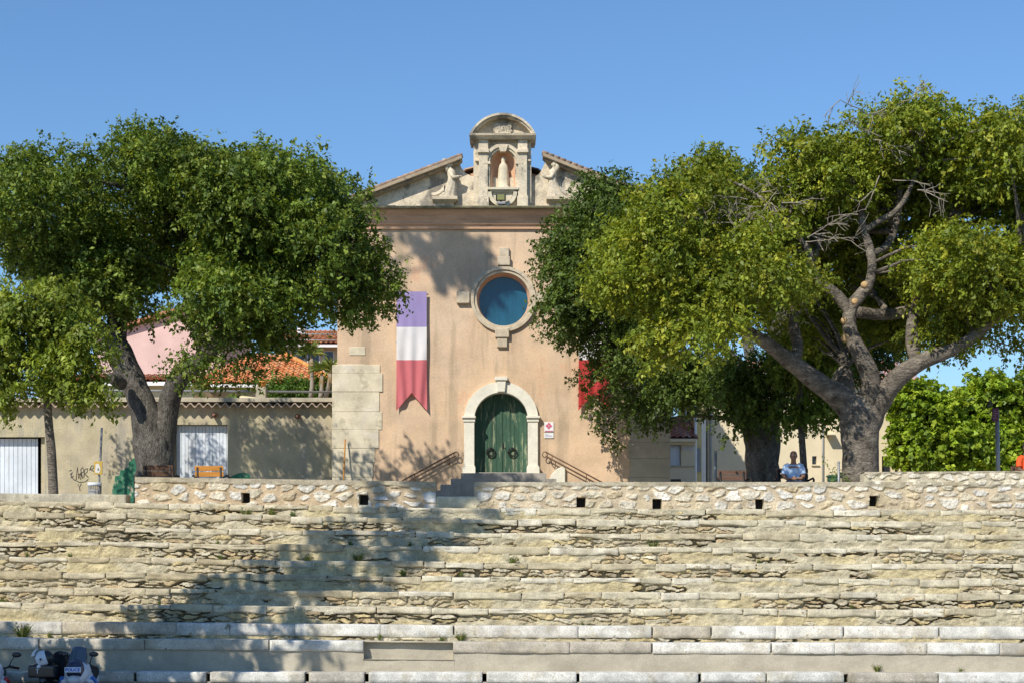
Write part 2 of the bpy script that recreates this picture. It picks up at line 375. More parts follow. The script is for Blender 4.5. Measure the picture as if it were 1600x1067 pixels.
def slab(mb, x0, x1, yf, yb, zt, h, seed, col, amp=.02, r=.02, bot=.03):
    n = max(4, int((x1 - x0) / .05)); xs = np.linspace(x0, x1, n)
    xs = np.concatenate([[x0], xs + 0, [x1]]); xs[1] = x0 + r * .6; xs[-2] = x1 - r * .6
    prof = [(yb, 0), (yf + .12, 0), (yf + r, 0), (yf + .3 * r, -.3 * r), (yf, -r), (yf, -h * .35), (yf, -h * .65), (yf + .2 * r, -h + r * .5), (yf + r, -h), (yb, -h)]
    V = np.zeros((len(prof), len(xs), 3)); zx = zt(xs)
    rg = np.random.RandomState(seed)
    bt = (fbm(xs * 1.7 + seed, xs * 0 + .3, None, seed, 3) - .5) * 2 * bot
    for j, (y, z) in enumerate(prof):
        ny = (fbm(xs * 6, xs * 0 + j * .55, None, seed + 2, 4) - .5) * 2 * amp if 2 <= j <= 8 else 0
        nz = (fbm(xs * 5, xs * 0 + j * .8, None, seed + 4, 3) - .5) * amp
        t = min(1, max(0, -z / h))
        V[j, :, 0] = xs; V[j, :, 1] = y + ny; V[j, :, 2] = zx + z + nz * (1 if j > 1 else .3) + bt * t
    for e in (0, -1):
        V[2:9, e, 1] += r * .7; V[:8, e, 2] -= r * .35; V[8:, e, 2] += r * .35
    c = np.array(col)[None, None] * (.84 + .32 * fbm(V[..., 0] * 6, V[..., 1] * 6 + V[..., 2] * 9, None, seed + 6))[..., None]
    mb.grid(V, c)
    for e in (0, len(xs) - 1):
        mb.add(V[:, e], [tuple(range(len(prof)))], c[:, e])

# ------------------------------------------------------------------ the stepped seating
ROWS = [  # y at left edge, drop at mid, drop at right edge, distance
    (781.5, 12.5, 14.5, 34.4), (798, 12.5, 16, 33.7), (821, 11, 14, 33.0), (845, 8.5, 12.5, 32.3), (868, 10, 13, 31.6), (892, 9, 12, 30.9),
    (916, 9, 10.5, 30.2), (941, 9, 10, 29.5), (970, 7, 9, 28.8), (996, 6.5, 9, 28.1), (1049, 1, 2, 27.4)]
def ztop(k):
    yl, dm, dr, d = ROWS[k]
    def f(x):
        px = CX + np.asarray(x, float) * F / d
        y = yl + np.interp(px, [-400, 0, 800, 1600, 2000], [-5, 0, dm, dr, dr + .5])
        return EYE + (YH - y) * d / F
    return f
XA, XB = -12.6, 12.6
amphi = thing('stone_amphitheatre', 'weathered limestone terraces of stepped seating below the church square', 'amphitheatre', (0, 27.4, 0))
rnd = random.Random(5)
OLD = [(0.444, 0.394, 0.282), (0.465, 0.394, 0.255), (0.404, 0.35, 0.228), (0.485, 0.394, 0.209), (0.525, 0.473, 0.355), (0.364, 0.315, 0.218), (0.465, 0.355, 0.209)]
WARM = [(0.586, 0.532, 0.4), (0.545, 0.492, 0.364), (0.505, 0.453, 0.328), (0.606, 0.561, 0.446), (0.475, 0.414, 0.282)]
WHITE = [(.66, .63, .56), (.62, .60, .54), (.50, .46, .38), (.68, .66, .60), (.47, .43, .36), (.58, .55, .49), (.46, .41, .33)]
for k, (yl, dm, dr, d) in enumerate(ROWS):
    top = ztop(k); low = ztop(k + 1) if k < len(ROWS) - 1 else (lambda x: np.asarray(x) * 0 - .05)
    white = k >= 8
    row = bpy.data.objects.new('seating_row', None); C.objects.link(row); row.parent = amphi; OFF[row.name] = OFF[amphi.name]
    if k >= 8: row['label'] = ['seating row of long white limestone blocks over a rubble strip', 'tall row of white limestone blocks over a smooth cement face', 'lowest row of white limestone blocks with open joints'][k - 8]
    hh = [.20, .175, .165][k - 8] if white else .10
    NX0, NX1 = (568 - 800) * d / F, (708 - 800) * d / F         # a stretch of blocks cut back
    m = MB(); x = XA - rnd.random()
    cop = MB()
    while x < XB:
        L = rnd.uniform(.7, 2.1) if white else rnd.choice([rnd.uniform(.35, .8), rnd.uniform(.6, 1.5)])
        if k == 9 and x < NX0 < x + L: L = NX0 - x
        if k == 9 and abs(x - NX0) < .01: x = NX1; continue
        xe = min(x + L, XB)
        gapx = rnd.choice([.006, .01, .025]) if not (k == 10) else rnd.choice([.02, .05, .07])
        h = hh * (rnd.uniform(.97, 1.03) if white else rnd.uniform(.75, 1.35))
        col = rnd.choice(WHITE if white else WARM)
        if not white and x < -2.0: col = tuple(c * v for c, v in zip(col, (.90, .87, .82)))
        dz = rnd.uniform(-.006, .004) if white else rnd.uniform(-.022, .01)
        pass
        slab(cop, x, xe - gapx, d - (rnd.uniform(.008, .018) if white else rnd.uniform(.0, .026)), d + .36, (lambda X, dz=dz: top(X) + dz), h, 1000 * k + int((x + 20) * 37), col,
             amp=.008 if white else .026, r=.010 if white else .013, bot=.006 if white else .042)
        x = xe
    o = cop.build('coping', MT['slab'], row, recalc=True)
    # riser
    ris = MB()
    if k < 9:
        cxp = [(P(1100, 0, d)[0], float(top(3)) - .1, 1.4, .22)] if 5 <= k <= 6 else [(-6, float(top(-6)), 3.5, -.07)]
        rubble(ris, XA, XB, lambda X: low(X) - .03, lambda X: top(X) - (hh * .78 if white else .05), d + .046, .27 + .06 * (k % 3), .078, .055, OLD, (.44, .385, .265), 40 + k * 7,
               gap=.02, sizev=.28, plaster=(.8, 2.8, cxp), pth=.485 if not white else .45, pcols=((.49, .415, .245), (.47, .42, .295)), dark=.085, res=.017)
        o = ris.build('riser', MT['rubble'], row)
    else:
        def cem(xa, xb, yoff, zt_, zb_):
            nx = int((xb - xa) / .04); X1 = np.linspace(xa, xb, nx); nz = 14
            Z = zb_(X1) + (zt_(X1) - zb_(X1)) * np.linspace(0, 1, nz)[:, None]; X = np.broadcast_to(X1, Z.shape)
            Y = d + yoff + (fbm(X * 2.2, Z * 4, None, 77 + k, 4) - .5) * .045
            ris.grid(np.stack([X, Y, Z], -1)[:, ::-1])
        b_ = lambda X: low(X) - .04
        if k == 9:
            t_ = lambda X: top(X) - hh * .9
            cem(XA, NX0, .015, t_, b_); cem(NX1, XB, .015, t_, b_)
            zl = lambda X: top(X) - .30                              # ledge of the cut-back stretch
            cem(NX0 - .02, NX1 + .02, .01, zl, b_); cem(NX0 - .02, NX1 + .02, .17, lambda X: top(X) - .004, lambda X: zl(X) - .02)
            X1 = np.linspace(NX0 - .02, NX1 + .02, 20)
            ris.grid(np.stack([np.stack([X1, X1 * 0 + d - .005, zl(X1)], -1), np.stack([X1, X1 * 0 + d + .2, zl(X1) + .003], -1)]))
            for xx in (NX0 - .004, NX1 + .004):
                zt_ = float(top(xx)) - .01; zb_ = float(zl(xx)) - .1
                ris.box(xx - .004, xx + .004, d + .01, d + .3, zb_, zt_)
            ris.box(NX0 - .02, NX1 + .02, d + .2, d + .5, float(zl(0)), float(top(NX1)) - .012)
        else:
            cem(XA, XB, .02, lambda X: top(X) - hh * .9, b_)
        o = ris.build('riser', MT['cement'], row)
    # tread behind the coping
    du = ROWS[k - 1][3] if k else 35.4
    X1 = np.linspace(XA, XB, 60); tr = MB()
    yy = np.linspace(d + .05, du + .12, 5)
    V = np.stack([np.stack([X1, X1 * 0 + y, top(X1) - .022 + (fbm(X1 * 3, X1 * 0 + y * 3, None, k) - .5) * .015], -1) for y in yy])
    tr.grid(V); tr.build('tread', MT['concrete'], row)

# ------------------------------------------------------------------ parapets, kerb
def lin(xa, za, xb, zb): return lambda X: np.interp(np.asarray(X, float), [xa, xb], [za, zb])
def pz(y, d): return EYE + (YH - y) * d / F
D = 35.0
STN = [(.64, .60, .51), (.66, .62, .54), (.57, .51, .40), (.61, .56, .45), (.50, .41, .27), (.67, .64, .57), (.54, .48, .36)]
def hole(px, py, w=13, h=15): return ((px - w / 2 - CX) * D / F, (px + w / 2 - CX) * D / F, pz(py + h / 2, D), pz(py - h / 2, D))
def rubble_wall(name, label, x0, x1, zt0, zt1, zb0, zb1, seed, holes, mortar, cap, capcol, y0=D, cw=.36, ch=.185, cols=STN, gap=.055):
    t = thing(name, label, 'wall', ((x0 + x1) / 2, y0, zb0))
    m = MB(); rubble(m, x0, x1, lin(x0, zb0, x1, zb1), lin(x0, zt0, x1, zt1), y0, cw, ch, .034, cols, mortar, seed, gap=gap, sizev=.6, holes=holes, res=.016, top=.42, capz=cap, capcol=capcol)
    m.build('stone_face', MT['rubble'], t, recalc=False)
    m = MB()
    for xa, xb in ((x0 + .004, x0 + .3), (x1 - .3, x1 - .004)):
        m.box(xa, xb, y0 + .01, y0 + .40, min(zb0, zb1), (zt0 if xa < (x0 + x1) / 2 else zt1) - .02, mortar)
    m.build('wall_core', MT['rubble'], t)
    for h in holes:
        q = MB(); q.box(h[0] - .02, h[1] + .02, y0 + .20, y0 + .40, h[2], h[3], (.1, .09, .08)); q.build('hole_shade_block', MT['dark'], t)  # black block set in each hole stands in for its inner shade
    return t
xl0, xl1, xr0, xr1 = [(p - CX) * D / F for p in (211, 681, 741, 1780)]
rubble_wall('parapet_wall', 'low rubble wall with white stones in pinkish mortar left of the gap', xl0, xl1, pz(744.5, D), pz(752, D), pz(788, D), pz(799, D), 3, [hole(384, 777), hole(568, 780)], (.50, .385, .25), .10, (.40, .345, .25))
rubble_wall('parapet_wall', 'long low rubble wall of white stones right of the gap below the sitting man', xr0, xr1, pz(752.5, D), pz(752.5, D), pz(799, D), pz(803, D), 11, [hole(908, 784), hole(1027, 787), hole(1187, 787), hole(1365, 782)], (.52, .43, .30), .085, (.43, .38, .28))
rubble_wall('raised_wall', 'raised course of squared pale stones on top of the right parapet', (1350 - CX) * D / F, xr1, pz(737, D), pz(734, D), pz(757, D), pz(756, D), 21, [], (.52, .46, .34), .03, (.50, .44, .33), y0=D - .012, cw=.32, ch=.165, cols=[(.66, .61, .50), (.70, .65, .54), (.62, .55, .42)], gap=.05)
t = thing('threshold_step', 'pale stone step filling the gap between the two rubble walls', 'step', (P(712, 0, D)[0], D, 3.7))
m = MB(); slab(m, xl1 + .01, xr0 + .12, D - .02, D + 1.0, lambda X: X * 0 + pz(775, D), .27, 5, (.62, .55, .38), amp=.015, r=.02, bot=.0); m.build('stone_block', MT['slab'], t)
t = thing('kerb_wall', 'low grey concrete kerb in front of the garage yard at left', 'kerb', (P(100, 0, 35)[0], 35.05, 3.8))
m = MB(); slab(m, -14, (197 - CX) * 35 / F, 35.0, 35.4, lambda X: X * 0 + pz(772, 35) - .012 * (X + 8), .24, 8, (.42, .38, .29), amp=.012, r=.02, bot=0); m.build('kerb_body', MT['slab'], t)

# ------------------------------------------------------------------ weeds in the joints
def tuft(seed, n, hgt, spread):
    r = random.Random(seed); m = MB()
    for i in range(n):
        a = r.uniform(0, 6.28); l = hgt * r.uniform(.5, 1.1); o_ = r.uniform(0, spread * .3); sp = r.uniform(.2, 1) * spread
        b = np.array([math.cos(a) * o_, math.sin(a) * o_ * .5, 0]); t_ = b + np.array([math.cos(a) * sp, math.sin(a) * sp * .5 - .02, l]); md = (b + t_) / 2 + np.array([0, 0, l * .15])
        s_ = np.array([-math.sin(a), math.cos(a), 0]) * .008 + np.array([.006, 0, 0])
        g_ = r.uniform(.7, 1.2); c = (.13 * g_, .20 * g_, .04 * g_) if r.random() < .75 else (.30, .27, .10)
        m.add([b - s_, b + s_, md + s_, t_, md - s_], [(0, 1, 2, 4), (4, 2, 3)], c)
        if r.random() < .7:
            for q in range(3):
                p = b + (t_ - b) * r.uniform(.3, 1); d_ = np.array([r.uniform(-.05, .05), r.uniform(-.03, .01), r.uniform(-.01, .04)]); m.add([p, p + d_ + s_ * 1.5, p + d_ * 1.6, p + d_ - s_ * 1.5], [(0, 1, 2, 3)], c)
    return m
WEEDS = [(36, 8, .95), (78, 8, .5), (345, 3, .55), (340, 2, .45), (480, 3, .7), (560, 3, .7), (548, 2, .6), (630, 4, .8), (720, 4, .5), (800, 3, .8), (1020, 2, .65), (1185, 3, .5), (1430, 3, .4), (593, 8, .5), (690, 8, .5), (720, 8, .6), (910, 7, .4), (110, 3, .5), (42, 3, .5), (5, 6, .6), (385, 0, .7), (425, 0, .9), (458, 0, .7), (640, 2, .5), (1500, 9, .4), (1370, 9, .5), (1330, 6, .4), (250, 6, .4)]
ORD = ['top', 'second', 'third', 'fourth', 'fifth', 'sixth', 'seventh', 'eighth', 'ninth', 'tenth', 'lowest']
REF = [(0, 'at the left edge of the photo'), (75, 'above the police motorcycle'), (140, 'below the small tree'), (240, 'below the dark brown bench'), (330, 'below the orange bench'), (385, 'below the leftmost drain hole'), (440, 'below the bare garage wall'), (480, 'left of the church corner'), (550, 'below the church corner'), (590, 'below the second drain hole'), (640, 'below the striped banner'), (710, 'below the gap in the wall'), (790, 'below the church door'), (860, 'below the wall plaques'), (908, 'below the third drain hole'), (950, 'just right of the third drain hole'), (1027, 'below the fourth drain hole'),
       (1090, 'below the yellow house'), (1160, 'below the empty right bench'), (1187, 'below the fifth drain hole'), (1230, 'below the sitting man'), (1290, 'below the planter'), (1340, 'below the big right trunk'), (1365, 'below the rightmost drain hole'), (1420, 'right of the big right trunk'), (1500, 'below the plane trees'), (1560, 'below the sign post')]
protos = []
for i, (px, k, s_) in enumerate(WEEDS):
    d = ROWS[k][3]; x = (px - CX) * d / F
    kl = min(k + 1, len(ROWS) - 1)
    z = float(ztop(kl)(x)) if k < 10 else 0.0
    if i < 5:
        o = tuft(i, [40, 22, 26, 18, 30][i], [.26, .2, .16, .2, .14][i], [.22, .1, .12, .08, .16][i]).build('weed', MT['leaf'], None, recalc=False); protos.append(o)
    else:
        o = protos[i % 5].copy(); C.objects.link(o)
    o.location = (x, d - .03, z - .02); o.scale = (s_,) * 3; o.rotation_euler = (0, 0, 0)
    ref = min(REF, key=lambda r: abs(r[0] - px))[1]
    tag(o, 'weed tuft on the %s terrace %s' % (ORD[k], ref), 'weed', 'weeds growing from the terraces')
# ------------------------------------------------------------------ the church
DF = 52.0                                              # distance of the facade
def q(px, py, d=DF): return XZ(px, py, d)
def L_(n): return n * DF / F                           # pixels at the facade to metres
church = thing('church', 'peach stucco church with arched green door, round window and stone bell gable', 'church', (q(785, 0)[0], DF, PZ))
cx0, cx1, cxm = q(527, 0)[0], q(1045, 0)[0], q(784, 0)[0]
zc = q(0, 332)[1]
ocx, ocz = q(786.5, 468); dcx, dsz = q(783, 655)
orad = L_(42)
dl, dr_ = q(741, 0)[0], q(825, 0)[0]; dz0 = q(0, 742)[1]
door_hole = [(dl, dz0), (dr_, dz0)] + arc((dl + dr_) / 2, dsz, (dr_ - dl) / 2, 0, 180, 24)
m = MB(); m.prism([(cx0, PZ - .2), (cx1, PZ - .2), (cx1, zc), (cx0, zc)], [arc(ocx, ocz, orad, 0, 358, 47), door_hole], DF, DF + .5)
m.build('facade_wall', MT['stucco'], church)
m = MB()                                               # nave behind
for xa, xb in ((cx0 + .1, cx0 + .6), (cx1 - .6, cx1 - .1)): m.box(xa, xb, DF + .5, DF + 24, PZ - .2, zc - .15)
m.box(cx0 + .6, cx1 - .6, DF + 23.5, DF + 24, PZ - .2, zc - .15)
m.build('nave_wall', MT['stucco'], church)
m = MB(); m.box(cx0 + .7, cx1 - .7, DF + 2.5, DF + 2.6, PZ, zc - .3); m.build('interior_dark_sheet', MT['dark'], church)  # black sheet added behind the openings as the unlit interior
# roof slopes with curved tiles
def tiles(mb, o, u, v, wid, lng, mask=None, cw=.21, rl=.34, seed=0, cols=((.52, .20, .09), (.60, .27, .13), (.46, .18, .09), (.56, .33, .20)), amp=.05):
    o, u, v = Vector(o), Vector(u).normalized(), Vector(v).normalized(); n = u.cross(v).normalized()
    if n.z < 0: n = -n
    nu = max(2, int(wid / cw)); nv = max(1, int(lng / rl)); rg = np.random.RandomState(seed)
    sub = [0, .14, .28, .42, .5, .6, .75, .9]
    prof = [0, .75, 1, .75, .2, .0, -.15, -.1]
    us = np.array([(i + s) * cw for i in range(nu) for s in sub] + [nu * cw]); ph = np.array(prof * nu + [0])
    ids = np.minimum((us / cw).astype(int), nu - 1)
    tc = rg.rand(nu, nv); cols = np.array(cols)
    for j in range(nv):
        base = cols[(tc[ids, j] * len(cols)).astype(int)] * (.8 + .4 * rg.rand(nu)[ids])[:, None]
        V = []
        for e in (0, 1):
            h = ph * amp + (.03 if e == 0 else 0)
            vv = (j + e) * rl - (.03 if e == 0 else 0)
            V.append([o + u * float(a) + v * vv + n * float(b) for a, b in zip(us, h)])
        A = np.array([[tuple(p) for p in r] for r in V])
        if mask is None: mb.grid(A, np.stack([base, base]), smooth=False)
        else:
            keep = [k for k in range(len(us) - 1) if mask(us[k], (j + .5) * rl)]
            vv = A.reshape(-1, 3); nn = len(us)
            mb.add(vv, [(k, k + 1, k + 1 + nn, k + nn) for k in keep], np.concatenate([base, base]))
apz = q(0, 221)[1]
rs = (q(0, 247)[1] - q(0, 325)[1]) / (q(722, 0)[0] - q(524, 0)[0])
m = MB()
for sgn in (-1, 1):
    xe = cxm + sgn * (cx1 - cxm + .25); zr = zc
    tiles(m, (xe, DF + .55, zc - .03), (0, 1, 0), (-sgn, 0, rs * .86), 23.5, (cx1 - cxm + .25) * math.hypot(1, rs * .86), seed=3 + sgn, cols=((.30, .2, .14), (.36, .24, .16), (.26, .19, .14)))
m.build('roof', MT['terracotta'], church)
m = MB()
for sgn in (-1, 1):
    xe = cxm + sgn * (cx1 - cxm + .2)
    m.prism([(xe, zc - .28), (cxm, zc - .28 + (cx1 - cxm + .2) * rs * .86), (cxm, zc - .16 + (cx1 - cxm + .2) * rs * .86), (xe, zc - .14)] , [], DF + .6, DF + 24.2)
m.build('roof_deck', MT['cornice'], church)
# cornice
y = DF
m = MB(); m.sweep([(y + .02, q(0, 359)[1]), (y - .08, q(0, 359)[1]), (y - .10, q(0, 354)[1]), (y - .16, q(0, 352)[1]), (y - .20, q(0, 346)[1]), (y - .24, q(0, 344)[1]), (y - .27, q(0, 340)[1]), (y - .36, q(0, 335)[1]), (y - .38, q(0, 331.5)[1]), (y + .02, q(0, 331.5)[1])], q(521, 0)[0], q(1049, 0)[0])
m.build('cornice', MT['cornice'], church)
m = MB(); m.sweep([(y + .02, q(0, 331.4)[1]), (y - .54, q(0, 331.4)[1]), (y - .56, q(0, 328)[1]), (y - .2, q(0, 326)[1]), (y + .02, q(0, 325.5)[1])], q(519, 0)[0], q(1051, 0)[0])
m.build('cornice_cap', MT['moss'], church, bevel=.015)
# gable wall
gp = [q(525, 330), q(1045, 330), q(1045, 323), q(852, 253), q(848, 262), q(843, 271), q(836, 276), q(828, 277), q(745, 277), q(737, 275), q(727, 270), q(721, 262), q(718, 256), q(525, 326)]
m = MB(); m.prism(gp, [], y + .06, y + .5); m.build('gable_wall', MT['gable'], church)
for pa_, pb_ in (([q(522, 322), q(722, 246), q(722, 252), q(522, 328)], [q(522, 328), q(720, 252), q(718, 257), q(522, 332)]), ([q(1048, 322), q(848, 242), q(848, 248), q(1048, 328)], [q(1048, 328), q(850, 248), q(852, 253), q(1048, 332)])):
    m = MB(); m.prism(pa_, [], y - .30, y + .3); m.prism(pb_, [], y - .17, y + .3); m.build('raking_cornice', MT['rake'], church, bevel=.012)
for (a, b, s) in ((522, 723, -1), (1048, 847, 1)):       # edge tiles on the rake
    m = MB(); n = 22
    for i in range(n):
        t0, t1 = i / n, (i + 1.25) / n
        za, zb = (322, 246) if s < 0 else (322, 242)
        pa = q(a + (b - a) * t0, za + (zb - za) * t0); pb = q(a + (b - a) * min(t1, 1), za + (zb - za) * min(t1, 1))
        m.tube([(pa[0], y - .26, pa[1] + .03), (pb[0], y - .26, pb[1] + .015)], [.055, .045], 8, random.Random(i).choice([(.30, .2, .14), (.36, .24, .16), (.26, .19, .14)]), smooth=True)
        m.tube([(pa[0], y - .08, pa[1] + .03), (pb[0], y - .08, pb[1] + .015)], [.075, .06], 8, (.3, .2, .14))
    m.build('verge_tile', MT['terracotta'], church)
m = MB(); m.box(*(q(590, 0)[0], q(618, 0)[0]), y + .03, y + .1, q(0, 328)[1], q(0, 321)[1]); m.build('vent_slot', MT['dark'], church)
# bell gable
ba, bb = q(740, 0)[0], q(830, 0)[0]; nx_, nz_ = q(786, 257); nr = L_(19); nb = q(0, 297)[1]
nh = [(nx_ - nr, nb), (nx_ + nr, nb)] + arc(nx_, nz_, nr, 0, 180, 20)
bell = bpy.data.objects.new('bell_gable', None); C.objects.link(bell); bell.parent = church; OFF['bell_gable'] = OFF[church.name]
yb = y - .12
m = MB(); m.prism([(ba, q(0, 330)[1]), (bb, q(0, 330)[1]), (bb, q(0, 220)[1]), (ba, q(0, 220)[1])], [nh], yb, yb + .12); m.box(ba, bb, yb + .60, yb + .9, q(0, 330)[1], q(0, 220)[1])
for xa, xb in ((ba, nx_ - nr - .06), (nx_ + nr + .06, bb)): m.box(xa, xb, yb + .12, yb + .6, q(0, 330)[1], q(0, 220)[1])
m.box(nx_ - nr - .06, nx_ + nr + .06, yb + .12, yb + .6, q(0, 330)[1], nb); m.box(nx_ - nr - .06, nx_ + nr + .06, yb + .12, yb + .6, nz_ + nr + .04, q(0, 220)[1])
m.build('body', MT['gable'], bell)
m = MB(); A = np.linspace(math.pi, 2 * math.pi, 15); dep = .38
V = []
for z in np.linspace(nb, nz_, 5): V.append([(nx_ + nr * math.cos(a), yb - dep / nr * nr * math.sin(a), z) for a in A])
for b in np.linspace(.15, math.pi / 2, 7): V.append([(nx_ + nr * math.cos(a) * math.cos(b), yb - dep * math.sin(a) * math.cos(b), nz_ + nr * math.sin(b)) for a in A])
m.grid(V); m.build('niche', MT['niche'], bell)
m = MB(); m.prism(band(nx_, nz_, L_(20.5), L_(27), 0, 180), [], yb - .10, yb + .02); m.prism(band(nx_, nz_, L_(24), L_(29), 0, 180), [], yb - .15, yb + .02)
for s in (-1, 1):
    e = sorted((nx_ + s * L_(20.5), nx_ + s * L_(24.5))); m.box(*e, yb - .09, yb + .02, nb, nz_ + .0)
    e = sorted((nx_ + s * L_(19.6), nx_ + s * L_(31))); m.box(*e, yb - .17, yb + .02, nz_ - L_(3), nz_ + L_(.5))
m.prism([(nx_ - L_(8), q(0, 230)[1]), (nx_ - L_(4.5), q(0, 241)[1]), (nx_ + L_(4.5), q(0, 241)[1]), (nx_ + L_(8), q(0, 230)[1])], [], yb - .19, yb + .02)
m.build('niche_moulding', MT['gable'], bell, bevel=.01)
m = MB(); m.box(nx_ - L_(24), nx_ + L_(24), yb - .2, yb + .3, q(0, 300)[1], q(0, 296.5)[1]); m.box(nx_ - L_(20), nx_ + L_(20), yb - .13, yb + .02, q(0, 303)[1], q(0, 300)[1])
m.prism(band(nx_ - L_(1), q(0, 303)[1], L_(17), L_(23), 180, 360), [], yb - .15, yb + .02); m.prism(arc(nx_ - L_(1), q(0, 303)[1], L_(16), 180, 360), [], yb - .06, yb + .02)
m.build('niche_sill', MT['quoin'], bell, bevel=.008)
for s in (-1, 1):
    pcx = q(755.5, 0)[0] if s < 0 else q(816.5, 0)[0]
    pl = MB(); pl.box(pcx - L_(7), pcx + L_(7), yb - .16, yb + .02, q(0, 310)[1], q(0, 243)[1]); pl.box(pcx - L_(8.5), pcx + L_(8.5), yb - .21, yb + .02, q(0, 330)[1], q(0, 310)[1])
    pl.box(pcx - L_(9), pcx + L_(9), yb - .24, yb + .02, q(0, 243)[1], q(0, 237.5)[1]); pl.box(pcx - L_(7.5), pcx + L_(7.5), yb - .17, yb + .02, q(0, 237.5)[1], q(0, 222)[1])
    pl.box(*sorted((pcx + s * L_(6), pcx + s * L_(13))), yb - .1, yb + .02, q(0, 255)[1], q(0, 252)[1])
    pl.build('pilaster', MT['gable'], bell, bevel=.012)
pcx, pcz = q(785.5, 239.8)
m = MB(); m.sweep([(yb + .9, q(0, 222)[1]), (yb - .26, q(0, 222)[1]), (yb - .28, q(0, 220)[1]), (yb - .36, q(0, 218)[1]), (yb - .38, q(0, 215)[1]), (yb + .9, q(0, 214.5)[1])], q(735, 0)[0], q(836, 0)[0])
a0 = math.degrees(math.acos(50.5 / 56)); 
m.prism(band(pcx, pcz, L_(50.5), L_(54.5), a0 - 1.5, 181.5 - a0, 30), [], yb - .3, yb + .9); m.prism(band(pcx, pcz, L_(53.2), L_(56.5), a0 - 2, 182 - a0, 30), [], yb - .37, yb + .92)
m.prism(arc(pcx, pcz, L_(51), a0 - 1, 181 - a0, 30), [], yb - .03, yb + .8)
m.build('arched_pediment', MT['gable'], bell)
m = MB(); m.box(q(773, 0)[0], q(798.5, 0)[0], yb - .12, yb, q(0, 214.6)[1], q(0, 196)[1]); mp_ = m.build('monogram_plaque', MT['gable'], bell, bevel=.01)
tm = text_mb('MAR', .29, .014, bold=.0); tm.xform(Matrix.Translation((q(785.7, 0)[0], yb - .124, q(0, 205)[1])) @ Matrix.Rotation(R(90), 4, 'X')); tm.build('lettering', MT['gable'], mp_)
# round window
rw = bpy.data.objects.new('round_window', None); C.objects.link(rw); rw.parent = church; OFF['round_window'] = OFF[church.name]
m = MB(); m.prism(arc(ocx, ocz, L_(51), 0, 357.5, 59), [arc(ocx, ocz, L_(46), 0, 357.5, 59)], y - .10, y + .05); m.prism(arc(ocx, ocz, L_(46.2), 0, 357.5, 59), [arc(ocx, ocz, L_(41.5), 0, 357.5, 59)], y - .05, y + .1)
m.build('stone_ring', MT['oculus'], rw, bevel=.02)
m = MB(); A = np.linspace(0, 2 * math.pi, 49)
m.grid([[(ocx + L_(r) * math.cos(a), yy, ocz + L_(r) * math.sin(a)) for a in A] for r, yy in ((42.2, y - .0), (38.2, y + .42))]); m.build('window_reveal', MT['niche'], rw)
m = MB(); m.prism(arc(ocx, ocz, L_(39), 0, 357, 47), [], y + .40, y + .43); m.build('pane', MT['glass_blue'], rw)
for (x0, x1, z0, z1, pr) in ((780, 795.5, 388, 402, .1), (777.5, 797, 402, 416, .14), (713.5, 734, 457, 475, .14), (838, 857, 457, 475, .14), (773.5, 795.5, 514, 528, .14), (776.5, 792.5, 528, 543, .1)):
    m = MB(); m.box(q(x0, 0)[0], q(x1, 0)[0], y - pr, y + .03, q(0, z1)[1], q(0, z0)[1]); m.build('keystone_block', MT['oculus'], rw, bevel=.02)
# portal
po = bpy.data.objects.new('portal', None); C.objects.link(po); po.parent = church; OFF['portal'] = OFF[church.name]
ix, iz = (dl + dr_) / 2, dsz; r0, r1 = (dr_ - dl) / 2, L_(58)
m = MB(); m.prism(band(ix, iz, r0 - .005, r1, 0, 180, 32), [], y - .12, y + .3); m.build('arch', MT['portal'], po, bevel=.015)
for s in (-1, 1):
    e = lambda a, b: sorted((ix + s * L_(a), ix + s * L_(b)))
    m = MB(); m.box(*e(41.7, 57.5), y - .12, y + .3, q(0, 729)[1], q(0, 659)[1]); m.build('jamb', MT['portal'], po, bevel=.012)
    m = MB(); m.box(*e(40, 60), y - .17, y + .3, q(0, 742)[1], q(0, 729)[1]); m.box(*e(40.8, 58.5), y - .145, y + .3, q(0, 729)[1], q(0, 727)[1]); m.build('plinth', MT['portal'], po, bevel=.012)
    m = MB(); m.box(*e(39.5, 61), y - .2, y + .3, q(0, 653.5)[1], q(0, 650)[1]); m.box(*e(40.5, 59), y - .15, y + .3, q(0, 659)[1], q(0, 653.5)[1]); m.build('impost', MT['portal'], po, bevel=.012)
m = MB(); m.prism([q(777, 612.5), q(789, 612.5), q(790.5, 595), q(776, 595)], [], y - .21, y + .2); m.box(q(773.5, 0)[0], q(793, 0)[0], y - .25, y + .1, q(0, 595)[1], q(0, 589.5)[1]); m.build('keystone', MT['portal'], po, bevel=.012)
